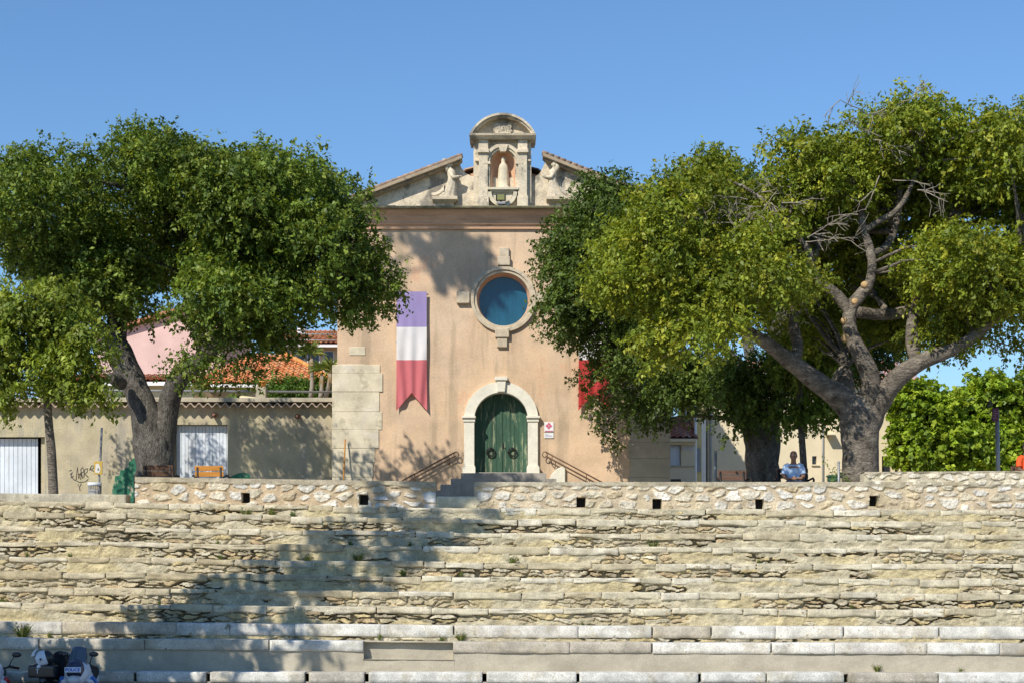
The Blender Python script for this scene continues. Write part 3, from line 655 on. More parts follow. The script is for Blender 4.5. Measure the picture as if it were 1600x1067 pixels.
# door leaves, planked
def arch_z(x): return iz + math.sqrt(max(0, (r0 - .01) ** 2 - (x - ix) ** 2))
for s in (-1, 1):
    m = MB(); n = 6; wd = (r0 - .03) / n
    for i in range(n):
        xa = ix + s * (.02 + i * wd); xb = ix + s * (.02 + (i + 1) * wd - .008); a, b = min(xa, xb), max(xa, xb)
        st = [(a + (b - a) * t, arch_z(a + (b - a) * t)) for t in (1, .75, .5, .25, 0)]
        m.prism([(a, dz0 + .1), (b, dz0 + .1)] + st, [], y + .36 + .004 * (i % 2), y + .41)
    bk = [(ix, dz0 + .1), (ix + s * r0, dz0 + .1)] + [(ix + s * r0 * t, arch_z(ix + s * r0 * t)) for t in (1, .95, .8, .6, .4, .2, 0)]
    m.prism(bk, [], y + .382, y + .42)
    dlf = m.build('door_leaf', MT['door'], church)
    m = MB(); kx, kz = q(766.5 if s < 0 else 800.5, 705)
    A = np.linspace(0, 2 * math.pi, 25); m.tube([(kx + .125 * math.cos(a), y + 0.310, kz + .125 * math.sin(a)) for a in A], .018, 8)
    A = np.linspace(0, 2 * math.pi, 25); m.tube([(kx + .075 * math.cos(a) * 1.1, y + 0.330, kz - .01 + .075 * math.sin(a)) for a in A], .012, 6)
    for j in range(8):
        a = 2 * math.pi * j / 8; m.ball((kx + .125 * math.cos(a), y + 0.305, kz + .125 * math.sin(a)), .026, nu=8, nv=5)
    m.lathe([(.05, 0), (.05, .03), (.03, .05), (.0, .055)], (kx, y + 0.365, kz + .15), 12, axis='y'); m.box(kx - .02, kx + .02, y + 0.300, y + 0.365, kz + .11, kz + .16)
    m.build('knocker', MT['iron'], dlf)
    if s > 0:
        m = MB(); m.box(ix + .05, ix + .085, y + 0.345, y + 0.365, q(0, 699)[1], q(0, 690)[1]); m.tube([(ix + .067, y + 0.350, q(0, 696)[1]), (ix + .067, y + 0.300, q(0, 696)[1]), (ix + .10, y + 0.300, q(0, 694)[1])], .009, 6); m.build('handle', MT['iron'], dlf)
m = MB(); m.box(ix - .035, ix + .035, y + 0.335, y + 0.360, dz0 + .1, iz + r0 - .03); m.build('door_post', MT['door'], church, bevel=.01)
m = MB(); m.box(dl + .005, dr_ - .005, y + .02, y + .49, dz0 - .01, dz0 + .09); m.build('door_sill', MT['steps'], church, bevel=.01)
# corner stones
rq = random.Random(8)
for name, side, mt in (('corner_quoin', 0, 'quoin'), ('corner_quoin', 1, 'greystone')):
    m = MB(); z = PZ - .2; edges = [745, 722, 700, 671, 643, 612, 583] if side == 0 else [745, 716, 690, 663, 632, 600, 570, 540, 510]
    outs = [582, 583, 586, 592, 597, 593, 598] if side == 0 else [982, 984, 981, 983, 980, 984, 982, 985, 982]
    zl = PZ - .2
    for e, ox in zip(edges, outs):
        zt_ = q(0, e)[1]
        if zt_ <= zl + .05: continue
        xa, xb = (q(519, 0)[0], q(ox, 0)[0]) if side == 0 else (q(ox, 0)[0], q(1047.5, 0)[0])
        m.box(xa, xb, y - .022 - .014 * rq.random(), y + .5, zl + .0015, zt_ - .0015); zl = zt_
    if side == 0:
        m.box(q(519, 0)[0], q(594, 0)[0], y - .026, y + .5, zl + .0015, q(0, 570)[1]); m.box(q(546, 0)[0], q(571, 0)[0], y - .02, y + .1, q(0, 555)[1], q(0, 542)[1]); m.box(q(525, 0)[0], q(570, 0)[0], y - .02, y + .1, q(0, 580)[1] , q(0, 569)[1])
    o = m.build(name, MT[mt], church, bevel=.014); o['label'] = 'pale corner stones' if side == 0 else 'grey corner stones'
# ---- things fixed to or standing on the church
def banner(px0, px1, label, seed):
    t = thing('banner', label, 'banner', (q((px0 + px1) / 2, 0)[0], y - .05, q(0, 642)[1]), 'striped banners on the church front')
    nxp, nzp = 25, 49; xa, xb = q(px0, 0)[0], q(px1, 0)[0]; zt, zbm = q(0, 457)[1], q(0, 642)[1]; zn = q(0, 614)[1]
    V = np.zeros((nzp, nxp, 3)); col = np.zeros((nzp, nxp, 3))
    s1, s2 = q(0, 512)[1], q(0, 563)[1]
    for i in range(nzp):
        for j in range(nxp):
            u = j / (nxp - 1); v = i / (nzp - 1); zb = zn + (zbm - zn) * abs(2 * u - 1)
            flare = .02 * max(0, v - .6); x = xa + (xb - xa) * u + (u - .5) * flare * 3; z = zt + (zb - zt) * v
            fold = .055 * math.sin(u * 14 + seed + (v * 2 - 1) * (u - .5) * 9) * (.25 + .75 * v) * (1 - .3 * v) + .05 * vn(u * 5, v * 3, None, seed)
            V[i, j] = (x, y - .10 - fold * .8 - .01, z)
    zz = V[..., 2]
    rows = []
    for nm, lo, hi, c in (('blue_stripe', s1, 99, (.36, .29, .55)), ('white_stripe', s2, s1, (.78, .76, .76)), ('red_stripe', -99, s2, (.62, .17, .19) if seed == 1 else (.52, .05, .05))):  # right banner's deeper red puts its shaded, backlit look into the colour
        def cl(zv): return np.clip(zv, max(lo, -50), min(hi, 50))
        W = V.copy()
        # re-sample rows of this stripe
        W = np.zeros_like(V[:17]);
        for j in range(nxp):
            zc_ = V[:, j, 2]; zs = np.linspace(min(hi, zc_[0]), max(lo, zc_[-1]), 17)
            for kk in (0, 1): W[:, j, kk] = np.interp(-zs, -zc_, V[:, j, kk])
            W[:, j, 2] = zs
        mm = MB(); mm.grid(W, c); mm.build(nm, MT['cloth'], t)
    mm = MB(); mm.tube([(xa, y - .06, zt), (xb, y - .06, zt)], .015, 6); mm.build('hanging_rod', MT['metal'], t)
    for xx in (xa, xb): mm = MB(); mm.box(xx - .025, xx + .025, y - .10, y + .01, q(0, 536)[1], q(0, 534)[1]); mm.build('wall_clip', MT['metal'], t)
banner(620, 667, 'blue white and red swallowtail banner hanging left of the church door', 1)
banner(904, 951, 'red white and blue banner half hidden by leaves right of the church door', 4)
t = thing('wall_plaque', 'upper white square plaque with pink cross emblem right of the door', 'plaque', (q(857.5, 0)[0], y, q(0, 675)[1]))
m = MB(); m.box(q(850.5, 0)[0], q(865, 0)[0], y - .03, y - .002, q(0, 674.5)[1], q(0, 659)[1]); m.build('panel', MT['white'], t, bevel=.004)
m = MB(); cx_, cz_ = q(857.5, 665)
for i in range(4):
    a = i * math.pi / 2; c_, s_ = math.cos(a), math.sin(a)
    rot = lambda p: (cx_ + p[0] * c_ - p[1] * s_, cz_ + p[0] * s_ + p[1] * c_)
    m.prism([rot(p) for p in ((.012, .012), (.05, .025), (.052, .06), (.03, .075), (.0, .105), (-.03, .075), (-.02, .03))], [], y - .036, y - .030, (.60, .13, .22))
m.box(q(851.5, 0)[0], q(864, 0)[0], y - .034, y - .030, q(0, 674)[1], q(0, 672.5)[1], (.45, .10, .2)); m.ball((cx_, y - .034, cz_), (.02, .008, .02), (.75, .6, .5), 10, 6)
m.build('emblem', MT['paint'], t)
t = thing('wall_plaque', 'lower small white plaque with faint grey lines of print', 'plaque', (q(857.5, 0)[0], y, q(0, 684)[1]))
m = MB(); m.box(q(850.5, 0)[0], q(865, 0)[0], y - .03, y - .002, q(0, 684)[1], q(0, 676)[1]); m.build('panel', MT['white'], t, bevel=.004)
m = MB()
for i, (a, b) in enumerate(((851.8, 857), (851.8, 862), (851.8, 863.5))):
    zz = q(0, 678.3 + i * 1.7)[1]; m.box(q(a, 0)[0], q(b, 0)[0], y - .034, y - .03, zz - .006, zz + .006, (.3, .3, .5))
m.build('print_line', MT['paint'], t)
# floodlight on the cornice
t = thing('floodlight', 'small dark floodlight with square lens on the cornice below the niche', 'floodlight', (q(782.5, 0)[0], y - .35, q(0, 326)[1]))
m = MB(); a, b = q(775, 0)[0], q(790.5, 0)[0]; m.sweep([(y - .46, q(0, 320)[1]), (y - .50, q(0, 309)[1]), (y - .34, q(0, 308.5)[1]), (y - .30, q(0, 318)[1])], a, b); fl = m.build('housing', MT['iron'], t, bevel=.015)
m = MB(); m.sweep([(y - .475, q(0, 318)[1]), (y - .507, q(0, 310.5)[1]), (y - .495, q(0, 310)[1]), (y - .463, q(0, 318)[1])], a + .04, b - .04); m.build('lens', M('lens', (.30, .30, .12), rough=.15, var=0, bump=0, spec=.6), t)
m = MB(); m.box(a + .02, b - .02, y - .47, y - .33, q(0, 324)[1], q(0, 321)[1]); m.box((a + b) / 2 - .03, (a + b) / 2 + .03, y - .42, y - .36, q(0, 327)[1], q(0, 319)[1]); m.build('bracket', MT['metal'], t)
# statues
def statue(name, label, sgn, px):
    """kneeling draped figure in profile: train sweeping outward, arms towards the centre; sgn=+1 faces right"""
    X0 = q(px, 0)[0]; zb = q(0, 311)[1]
    t = thing(name, label, 'statue', (X0, y - .18, q(0, 318)[1]))
    def W(u, v, dy=0): return (X0 + sgn * u, y - .16 + dy, zb + v)
    m = MB(); nA = 28
    # robe: rings from hem to shoulder, with flutes
    prof = [(0.0, -.10, .30, .16), (.06, -.10, .29, .16), (.18, -.03, .22, .15), (.34, .03, .165, .13), (.50, .06, .125, .115), (.60, .06, .115, .11), (.70, .055, .125, .12), (.80, .04, .115, .11), (.86, .03, .07, .07)]
    V = []
    for (h, c, rx, ry) in prof:
        fl_ = max(0, .6 - h) * .10
        V.append([W(c + (rx + fl_ * math.cos(9 * a) * .5) * math.cos(a), h, (ry + fl_ * .5 * math.cos(9 * a)) * math.sin(a)) for a in np.linspace(0, 2 * math.pi, nA)])
    m.grid(V)
    # train
    tr = [(-.12, .22, .16), (-.24, .13, .12), (-.36, .08, .085), (-.46, .075, .06), (-.50, .10, .04)]
    V = []
    for (u, h, rr) in tr:
        V.append([W(u + .05 * math.sin(a), max(.0, h + (rr + .018 * math.cos(7 * a)) * math.cos(a)), (rr + .012 * math.cos(7 * a)) * 1.1 * math.sin(a)) for a in np.linspace(0, 2 * math.pi, nA)])
    m.grid(V); m.ball(W(-.5, .10), .045)
    # arms towards the centre
    m.tube([W(.03, .72, -.09), W(.10, .58, -.13), W(.24, .60, -.10), W(.31, .62, -.05)], [.06, .058, .05, .035], 10); m.tube([W(.03, .72, .08), W(.12, .58, .06), W(.25, .60, .0), W(.31, .62, -.02)], [.06, .055, .048, .035], 10)
    m.ball(W(.33, .625, -.04), (.04, .035, .03))
    # neck and head with flowing hair
    m.tube([W(.03, .82), W(.0, .92)], [.06, .05], 10); m.ball(W(-.005, 1.0), (.085, .08, .10)); m.ball(W(.07, .985), (.03, .03, .035), nu=8, nv=6)
    m.tube([W(.0, 1.06), W(-.08, 1.10), W(-.17, 1.13), W(-.22, 1.15)], [.075, .075, .04, .012], 10); m.tube([W(-.05, 1.02, .0), W(-.09, .90), W(-.06, .78)], [.07, .075, .05], 10)
    m.build('figure', MT['gable'], t)
    m = MB(); xa, xb = sorted((X0 - sgn * .52, X0 + sgn * .24)); m.box(xa, xb, y - .36, y + .07, q(0, 316)[1], zb + .01); m.box(xa + .05, xb - .05, y - .28, y + .07, q(0, 318.5)[1], q(0, 316)[1]); m.build('ledge', MT['oculus'], t, bevel=.012)
    m = MB(); m.box(xa + .06, xb - .12 if sgn > 0 else xb - .06, y - .16, y + .07, q(0, 327)[1], q(0, 318.5)[1]); m.build('pedestal', MT['gable'], t)
statue('statue', 'weathered kneeling statue left of the niche with its train sweeping left', 1, 703)
statue('statue', 'weathered kneeling statue right of the niche with its train sweeping right', -1, 866)
t = thing('statue', 'worn pale headless standing figure inside the arched niche', 'statue', (nx_ + L_(1), yb + .12, nb))
m = MB(); prof = [(.19, 0), (.19, .10), (.15, .12), (.16, .3), (.145, .5), (.15, .62), (.12, .74), (.07, .80), (.055, .84), (.075, .90), (.06, .97), (.01, 1.0)]
V = [[(nx_ + L_(.5) + (r + .012 * math.cos(8 * a) * (h < .6)) * math.cos(a), yb + .14 + (r * .8) * math.sin(a), nb + h) for a in np.linspace(0, 2 * math.pi, 33)] for r, h in prof]; m.grid(V)
m.build('figure', MT['quoin'], t)
# stairs
t = thing('entrance_stairs', 'shaded stone stairs with side flights below the church door', 'stairs', (ix, y - .7, PZ))
n = 9; rise = (dz0 - PZ) / n
m = MB(); xa, xb = q(722, 0)[0], q(852, 0)[0]; ys = y - 1.25
m.box(xa, xb, ys, y - .13, PZ - .05, dz0 - .006); m.build('landing', MT['steps'], t, bevel=.012)
for k in range(1, n):
    zt_ = dz0 - k * rise
    for s in (-1, 1):
        xo = (xa - k * .30) if s < 0 else (xb + k * .30); xi = (xa - (k - 1) * .30) if s < 0 else (xb + (k - 1) * .30)
        e = sorted((xo, xi)); m = MB(); m.box(*e, ys + .004 * k, y - .003, PZ - .05, zt_); m.build('step', MT['steps'], t, bevel=.01)
for s, lab in ((-1, 'wrought iron handrail with scrolled end left of the church door'), (1, 'wrought iron handrail with scrolled end right of the church door')):
    X0 = q(713.5 if s < 0 else 851, 0)[0]; Z0 = q(0, 706)[1]; yy = y - .16; sl = .535
    t = thing('handrail', lab, 'handrail', (X0, yy, Z0 - 1))
    for off, nm in ((0, 'top_rail'), (.115, 'lower_rail')):
        m = MB(); m.tube([(X0 + s * .02, yy, Z0 - off), (X0 + s * 3.0, yy, Z0 - off - 3.0 * sl)], .018 if off else .022, 8)
        if not off: 
            A = np.linspace(R(90), R(90 - 330), 18); m.tube([(X0 + s * .02 + -s * (-.0) - s * .085 * math.sin(a + math.pi / 2) * 0 - s * (.10 * (1 - i * .028)) * math.cos(a), yy, Z0 - .095 + (.10 * (1 - i * .028)) * math.sin(a)) for i, a in enumerate(A)], .015, 6)
        m.build(nm, MT['rust'], t)
    for k, uu in enumerate((.22, 1.25, 2.4)):
        xx = X0 + s * uu; zz = Z0 - .115 - uu * sl
        m = MB(); m.tube([(xx, yy, zz + .12), (xx, yy, zz), (xx - s * .02, yy + .01, zz - .10), (xx, yy + .10, zz - .14), (xx, y, zz - .14)], .014, 6); m.tube([(xx + s * .0, yy, zz), (xx + s * .07, yy, zz - .06), (xx, yy, zz - .14)], .01, 6); m.build('wall_bracket', MT['rust'], t)
t = thing('leaning_stone', 'pale quarter round stone slab leaning on the church wall by the right handrail', 'stone', (q(870, 0)[0], y - .1, q(0, 752)[1]))
m = MB(); pts = [q(857, 760), q(883, 760), q(883, 729), q(876, 729.5), q(869, 733), q(862, 740), q(858, 748)]; m.prism(pts, [], y - .12, y - .01); m.build('slab', MT['portal'], t, bevel=.02)
# ------------------------------------------------------------------ garage building with roof terrace, left of the church
DG = 52.35
def g_(px, py, d=DG): return XZ(px, py, d)
ga = thing('garage_building', 'long low rendered garage with scalloped tile eave, white doors and roof terrace', 'garage', (g_(260, 0)[0], DG, PZ))
gx0, gx1 = -24.0, g_(523, 0)[0]; zt_ = g_(0, 630)[1]
d1 = [g_(62, 800)[0], g_(0, 686)[1]]; 
h1 = [(-22.5, PZ - .1), (g_(70, 0)[0], PZ - .1), (g_(70, 0)[0], g_(0, 682)[1]), (-22.5, g_(0, 682)[1])]
h2 = [(g_(272, 0)[0], PZ + .1), (g_(355.5, 0)[0], PZ + .1), (g_(355.5, 0)[0], g_(0, 663)[1]), (g_(272, 0)[0], g_(0, 663)[1])]
m = MB(); m.prism([(gx0, PZ - .2), (gx1, PZ - .2), (gx1, zt_), (gx0, zt_)], [h1, h2], DG, DG + .35); m.box(gx0, gx0 + .3, DG + .35, DG + 7, PZ - .2, zt_); m.box(gx0 + .3, gx1, DG + 6.7, DG + 7, PZ - .2, zt_)
m.build('wall', MT['garage'], ga)
def rib_door(name, xa, xb, za, zb, y, pitch):
    m = MB(); n = int((xb - xa) / pitch); xs = []; ys = []
    for i in range(n):
        x = xa + i * pitch; xs += [x, x + pitch * .42, x + pitch * .5, x + pitch * .58]; ys += [0, 0, .022, 0]
    xs.append(xa + n * pitch); ys.append(0)
    V = [[(x, y + yy, z) for x, yy in zip(xs, ys)] for z in (za, zb)]; m.grid(V, smooth=False); return m.build(name, MT['roll'], ga)
rib_door('garage_door', -22.4, g_(61.5, 0)[0], PZ, g_(0, 684)[1], DG + .26, .135)
m = MB(); m.box(g_(61.5, 0)[0], g_(70, 0)[0], DG + .20, DG + .34, PZ, g_(0, 683)[1]); m.build('door_frame', MT['garage'], ga)
rib_door('garage_door', g_(273.5, 0)[0], g_(354, 0)[0] + .05, PZ + .1, g_(0, 664)[1], DG + .22, .105)
m = MB(); X1 = np.arange(gx0, gx1 + .2, .026); wv = lambda X: .055 * np.cos(X * 2 * math.pi / .262)
V = [[(x, yy, g_(0, 629.5)[1] - .055 + .055 * math.cos(x * 2 * math.pi / .262) + dz) for x in X1] for yy, dz in ((DG + .1, .03), (DG - .30, -.015), (DG - .30, -.05), (DG + .1, -.005))]
m.grid(V, (.42, .33, .25), smooth=False); m.build('eave_tiles', MT['terracotta'], ga)
m = MB(); m.box(gx0, g_(524.5, 0)[0], DG - .22, DG + .6, g_(0, 628.5)[1], g_(0, 622)[1]); m.box(gx0, gx1, DG + .6, DG + 7, g_(0, 632)[1], g_(0, 626)[1]); m.build('terrace_edge', MT['concrete'], ga, bevel=.01)
for px, py in ((336, 647), (466, 649)):
    m = MB(); x, z = g_(px, py); m.tube([(x, DG + .05, z - .02), (x, DG - .22, z - .04)], .075, 12, (.42, .22, .14), cap=False); m.tube([(x, DG - .22, z - .04), (x, DG + .05, z - .02)], .055, 12, (.25, .13, .09)); m.build('drain_spout', MT['terracotta'], ga)
# painted marks on the wall
m = MB(); rg = random.Random(3)
pts = [g_(px + 1.5 * math.sin(i * 2.3), py + 1.5 * math.sin(i * 3.7)) for i, (px, py) in enumerate(((176, 800), (222, 800), (222, 700), (213, 706), (207, 716), (203, 722), (198, 726), (194, 733), (189, 735), (185, 741), (181, 744), (179, 752), (176, 757), (177, 766), (174, 775)))]
m.prism(pts, [], DG - .006, DG + .01, (.025, .17, .095)); o = m.build('green_paint', MT['greenpaint'], ga)
pts = [g_(378 + 18 * math.cos(a) * (1 + .2 * math.sin(4 * a)), 751 + 13 * math.sin(a)) for a in np.linspace(0, 2 * math.pi, 30, endpoint=False)]
m = MB(); m.prism(pts, [], DG - .006, DG + .01, (.03, .15, .09)); m.build('green_paint', MT['greenpaint'], ga)
m = MB()
def scrib(pts): m.tube([(g_(a, b)[0], DG - .004, g_(a, b)[1]) for a, b in pts], .013, 4, (.10, .09, .09))
scrib([(110, 741), (113, 737), (111, 744), (116, 749), (124, 753), (133, 752), (138, 748)]); scrib([(119, 749), (121, 729), (123, 747), (127, 735), (126, 749)]); scrib([(123, 741), (131, 736), (129, 729), (126, 733), (129, 747)])
scrib([(131, 746), (132, 733), (137, 731), (136, 737), (132, 740), (138, 745)]); scrib([(140, 734), (143, 727), (147, 727), (146, 731), (141, 733), (147, 736)]); scrib([(122, 756), (124, 761), (127, 755)]); scrib([(124, 760), (125, 766)]); scrib([(108, 735), (112, 734)]); scrib([(115, 743), (111, 746)])
m.build('graffiti', MT['paint'], ga)
# terrace furniture
rl = thing('terrace_railing', 'grey pipe railing between stone posts on the garage terrace', 'railing', (g_(330, 0)[0], DG + .5, g_(0, 622)[1]))
m = MB(); zr = g_(0, 609.5, DG + .5)[1]; m.tube([(gx0, DG + .5, zr + .1), (g_(150, 0)[0], DG + .5, zr), (gx1 - .02, DG + .5, zr - .05)], .035, 8); m.build('rail', MT['metal'], rl)
for px, w_, tp in ((137, 14, 603), (405, 16, 602)):
    m = MB(); x = g_(px, 0)[0]; m.box(x - w_ / 2 * DG / F, x + w_ / 2 * DG / F, DG + .3, DG + .65, g_(0, 624)[1], g_(0, tp)[1]); m.build('post', MT['concrete'], rl, bevel=.02)
t = thing('flower_pot', 'orange clay pot on the stone terrace post', 'pot', (g_(405, 0)[0], DG + .47, g_(0, 602)[1]))
m = MB(); m.lathe([(.10, 0), (.135, .10), (.14, .13), (.16, .13), (.16, .18), (.13, .18), (.12, .12)], (g_(405, 0)[0], DG + .47, g_(0, 602)[1]), 18, (.62, .27, .06)); m.build('pot_body', MT['terracotta'], t)
t = thing('parasol', 'closed pale cream parasol lying low behind the terrace rail', 'parasol', (g_(385, 0)[0], DG + 1.6, g_(0, 622)[1]))
m = MB(); m.tube([(g_(350, 0)[0], DG + 1.6, g_(0, 621)[1]), (g_(365, 0)[0], DG + 1.6, g_(0, 614)[1]), (g_(395, 0)[0], DG + 1.6, g_(0, 617)[1]), (g_(432, 0)[0], DG + 1.6, g_(0, 621)[1])], [.03, .10, .09, .03], 10, (.75, .65, .4)); m.build('canopy', MT['cloth'], t)

# ------------------------------------------------------------------ leaves
def leaf_faces(cn, ax, nm, Ls, Ws, cols):
    ax = ax / (np.linalg.norm(ax, axis=1)[:, None] + 1e-9)
    sd = np.cross(nm, ax); sd /= np.linalg.norm(sd, axis=1)[:, None] + 1e-9
    n2 = np.cross(ax, sd)
    a = cn - ax * (Ls / 2)[:, None]; c = cn + ax * (Ls / 2)[:, None]
    b = cn + sd * (Ws / 2)[:, None] + n2 * (Ws * .18)[:, None] - ax * (Ls * .08)[:, None]; d = cn - sd * (Ws / 2)[:, None] + n2 * (Ws * .18)[:, None] - ax * (Ls * .08)[:, None]
    v = np.stack([a, b, c, d], 1).reshape(-1, 3)
    col = np.repeat(cols, 4, axis=0)
    return v, col
def leaf_object(name, v, col, mat, parent=None):
    off = np.array(OFF.get(parent.name, (0, 0, 0)) if parent else (0, 0, 0), float)
    v = (v - off).astype(np.float32); n = len(v) // 4
    me = bpy.data.meshes.new(name)
    me.vertices.add(len(v)); me.vertices.foreach_set('co', v.ravel())
    me.loops.add(n * 4); me.loops.foreach_set('vertex_index', np.arange(n * 4, dtype=np.int32))
    me.polygons.add(n); me.polygons.foreach_set('loop_start', np.arange(0, n * 4, 4, dtype=np.int32)); me.polygons.foreach_set('loop_total', np.full(n, 4, np.int32))
    me.update(calc_edges=True)
    ca = me.color_attributes.new('Col', 'FLOAT_COLOR', 'POINT'); ca.data.foreach_set('color', np.concatenate([col, np.ones((len(col), 1))], 1).astype(np.float32).ravel())
    me.materials.append(mat)
    o = bpy.data.objects.new(name, me); C.objects.link(o)
    if parent: o.parent = parent
    OFF[o.name] = tuple(off)
    return o
def rdir(rg, n):
    v = rg.normal(size=(n, 3)); return v / np.linalg.norm(v, axis=1)[:, None]
def clump_leaves(rg, centers, radii, per, Lf, Wf, pal, droop=.6, outward=None, flat=.75, shell=2.2):
    """leaves for a set of small clumps; pal = list of base colours"""
    vs_, cs_ = [], []
    pal = np.array(pal)
    for i, (c, r) in enumerate(zip(centers, radii)):
        n = int(per * (r / .7) ** 2); ns = max(4, n // 14)
        d = rdir(rg, ns); d[:, 2] += .35; d /= np.linalg.norm(d, axis=1)[:, None]; rad = r * (rg.rand(ns) ** (1 / shell)) * (.75 + .5 * rg.rand(ns))
        sp = c + d * rad[:, None] * np.array([1, 1, flat])
        hang = d * .7 + np.array([0, 0, -droop]) + rg.normal(size=(ns, 3)) * .35
        hang /= np.linalg.norm(hang, axis=1)[:, None]
        k = rg.randint(0, ns, n); t = rg.rand(n)
        pos = sp[k] + hang[k] * (t * .34)[:, None] + rg.normal(size=(n, 3)) * .045
        ax = hang[k] * .6 + rdir(rg, n) * .8 + np.array([0, 0, -.25])
        nm = d[k] * .7 + np.array([0, 0, .75]) + rdir(rg, n) * .75
        sz = .5 + 1.05 * rg.rand(n); Ls = Lf * sz; Ws = Wf * sz * (.8 + .4 * rg.rand(n))
        base = pal[rg.randint(0, len(pal), ns)] * (.85 + .3 * rg.rand(ns))[:, None]
        tone = (.8 + .45 * rg.rand())
        col = base[k] * (.8 + .4 * rg.rand(n))[:, None] * tone
        v, cc = leaf_faces(pos, ax, nm, Ls, Ws, col); vs_.append(v); cs_.append(cc)
    return np.concatenate(vs_), np.concatenate(cs_)
def crown_clumps(rg, ells, spacing, rmin, rmax, inner=.25):
    """ells: (px,py,d, rx_px, ry_px, rd_m). Clump centres over the surface (and a share inside) of a union of ellipsoids"""
    E = []
    for (px, py, d, rx, ry, rd) in ells:
        c = np.array(P(px, py, d)); E.append((c, np.array([rx * d / F, rd, ry * d / F])))
    cs, rs = [], []
    for (c, r) in E:
        area = 4 * math.pi * ((r[0] * r[1]) ** 1.6 / 3 + (r[0] * r[2]) ** 1.6 / 3 + (r[1] * r[2]) ** 1.6 / 3) ** (1 / 1.6)
        n = int(area / spacing ** 2 * 1.6)
        cand = rdir(rg, n * 3)
        kept = []
        for d in cand:
            lum = .84 + .26 * vn(*[np.array([q_]) for q_ in (c + d * r) * .55], 5)[0]
            p = c + d * np.maximum(r * .35, r - rmax * .8) * lum
            ok = True
            for (c2, r2) in E:
                if c2 is c: continue
                if np.linalg.norm((p - c2) / r2) < .62: ok = False; break
            if ok and all(np.linalg.norm(p - k) > spacing * .62 for k in kept[-60:]): kept.append(p)
            if len(kept) >= n: break
        for p in kept:
            if vn(*[np.array([q_]) for q_ in p * .5], 31)[0] < .34 and rg.rand() < .75: continue
            cs.append(p); rs.append(rmin + (rmax - rmin) * rg.rand())
        for _ in range(int(n * inner)):
            d = rdir(rg, 1)[0]; cs.append(c + d * r * (.25 + .35 * rg.rand())); rs.append(rmax * .95)
    return np.array(cs), np.array(rs)
def bez(a, b, c, n=8):
    t = np.linspace(0, 1, n)[:, None]; a, b, c = map(np.asarray, (a, b, c)); return (1 - t) ** 2 * a + 2 * t * (1 - t) * b + t * t * c
def wob(path, amp, seed):
    path = np.asarray(path, float).copy(); n = len(path)
    for k in range(3): path[1:-1, k] += (vn(np.arange(1, n - 1) * .9, np.full(n - 2, k * 3.3), None, seed) - .5) * 2 * amp
    return path
def resample(pts, rad, n):
    pts = np.asarray(pts, float); s = np.concatenate([[0], np.cumsum(np.linalg.norm(np.diff(pts, axis=0), axis=1))]); u = np.linspace(0, s[-1], n)
    # smooth through the control points (Catmull-Rom on arc length)
    out = np.zeros((n, 3)); r = np.interp(u, s, rad)
    P_ = np.vstack([2 * pts[0] - pts[1], pts, 2 * pts[-1] - pts[-2]])
    for i, uu in enumerate(u):
        k = min(np.searchsorted(s, uu, 'right') - 1, len(s) - 2); t = (uu - s[k]) / (s[k + 1] - s[k] + 1e-9)
        p0, p1, p2, p3 = P_[k], P_[k + 1], P_[k + 2], P_[k + 3]
        out[i] = .5 * ((2 * p1) + (-p0 + p2) * t + (2 * p0 - 5 * p1 + 4 * p2 - p3) * t * t + (-p0 + 3 * p1 - 3 * p2 + p3) * t ** 3)
    return out, r
def limb(mb, ctl, d0, noise=.12, seed=0, n=None, sides=14):
    """ctl: (px, py, radius_px[, depth offset])"""
    pts = [P(c[0], c[1], d0 + (c[3] if len(c) > 3 else 0)) for c in ctl]; rad = [c[2] * (d0 + (c[3] if len(c) > 3 else 0)) / F for c in ctl]
    p, r = resample(pts, rad, n or 6 * len(ctl))
    mb.tube(p, r, sides, None, True, True, noise, seed); return p
def tree(name, label, cat, d, base_px, limbs, ells, pal, bark, seed, spacing=.95, rmin=.5, rmax=.85, per=900, Lf=.105, Wf=.06, group=None, branches=True, droop=.6, flat=.75, noise=.12, inner=.25, extra=None, twigs=0):
    x = P(base_px, 0, d)[0]
    t = thing(name, label, cat, (x, d, PZ), group)
    rg = np.random.RandomState(seed)
    m = MB(); paths = [limb(m, l, d, noise, seed * 10 + i) for i, l in enumerate(limbs)]
    tr = m.build('trunk', MT[bark], t)
    cs, rs = crown_clumps(rg, ells, spacing, rmin, rmax, inner)
    if extra:
        cs = np.concatenate([cs, np.array([e[:3] for e in extra])]); rs = np.concatenate([rs, np.array([e[3] for e in extra])])
    if branches:
        nodes = np.concatenate([p[len(p) // 3:] for p in paths]); m = MB()
        for i, (c, r) in enumerate(zip(cs, rs)):
            if rg.rand() > .75: continue
            k = np.argmin(np.linalg.norm((nodes - c) * np.array([1, 1, .8]), axis=1) + 1.2 * np.maximum(0, nodes[:, 2] - c[2])); a = nodes[k]; L0 = np.linalg.norm(c - a)
            if L0 < .3: continue
            b_ = a + (c - a) * .5 + np.array([rg.normal() * .15, rg.normal() * .15, L0 * .12])
            n_ = max(5, int(L0 / .35)); pp = wob(bez(a, b_, c, n_), .07, seed + i); rr = np.linspace(min(.085, .022 + .016 * L0), .008, n_)
            m.tube(pp, rr, 6)
        m.build('branch', MT[bark], tr)
    v, col = clump_leaves(rg, cs, rs, per, Lf, Wf, pal, droop, None, flat)
    leaf_object('crown', v, col, MT['leaf'], t)
    return t, cs, rs
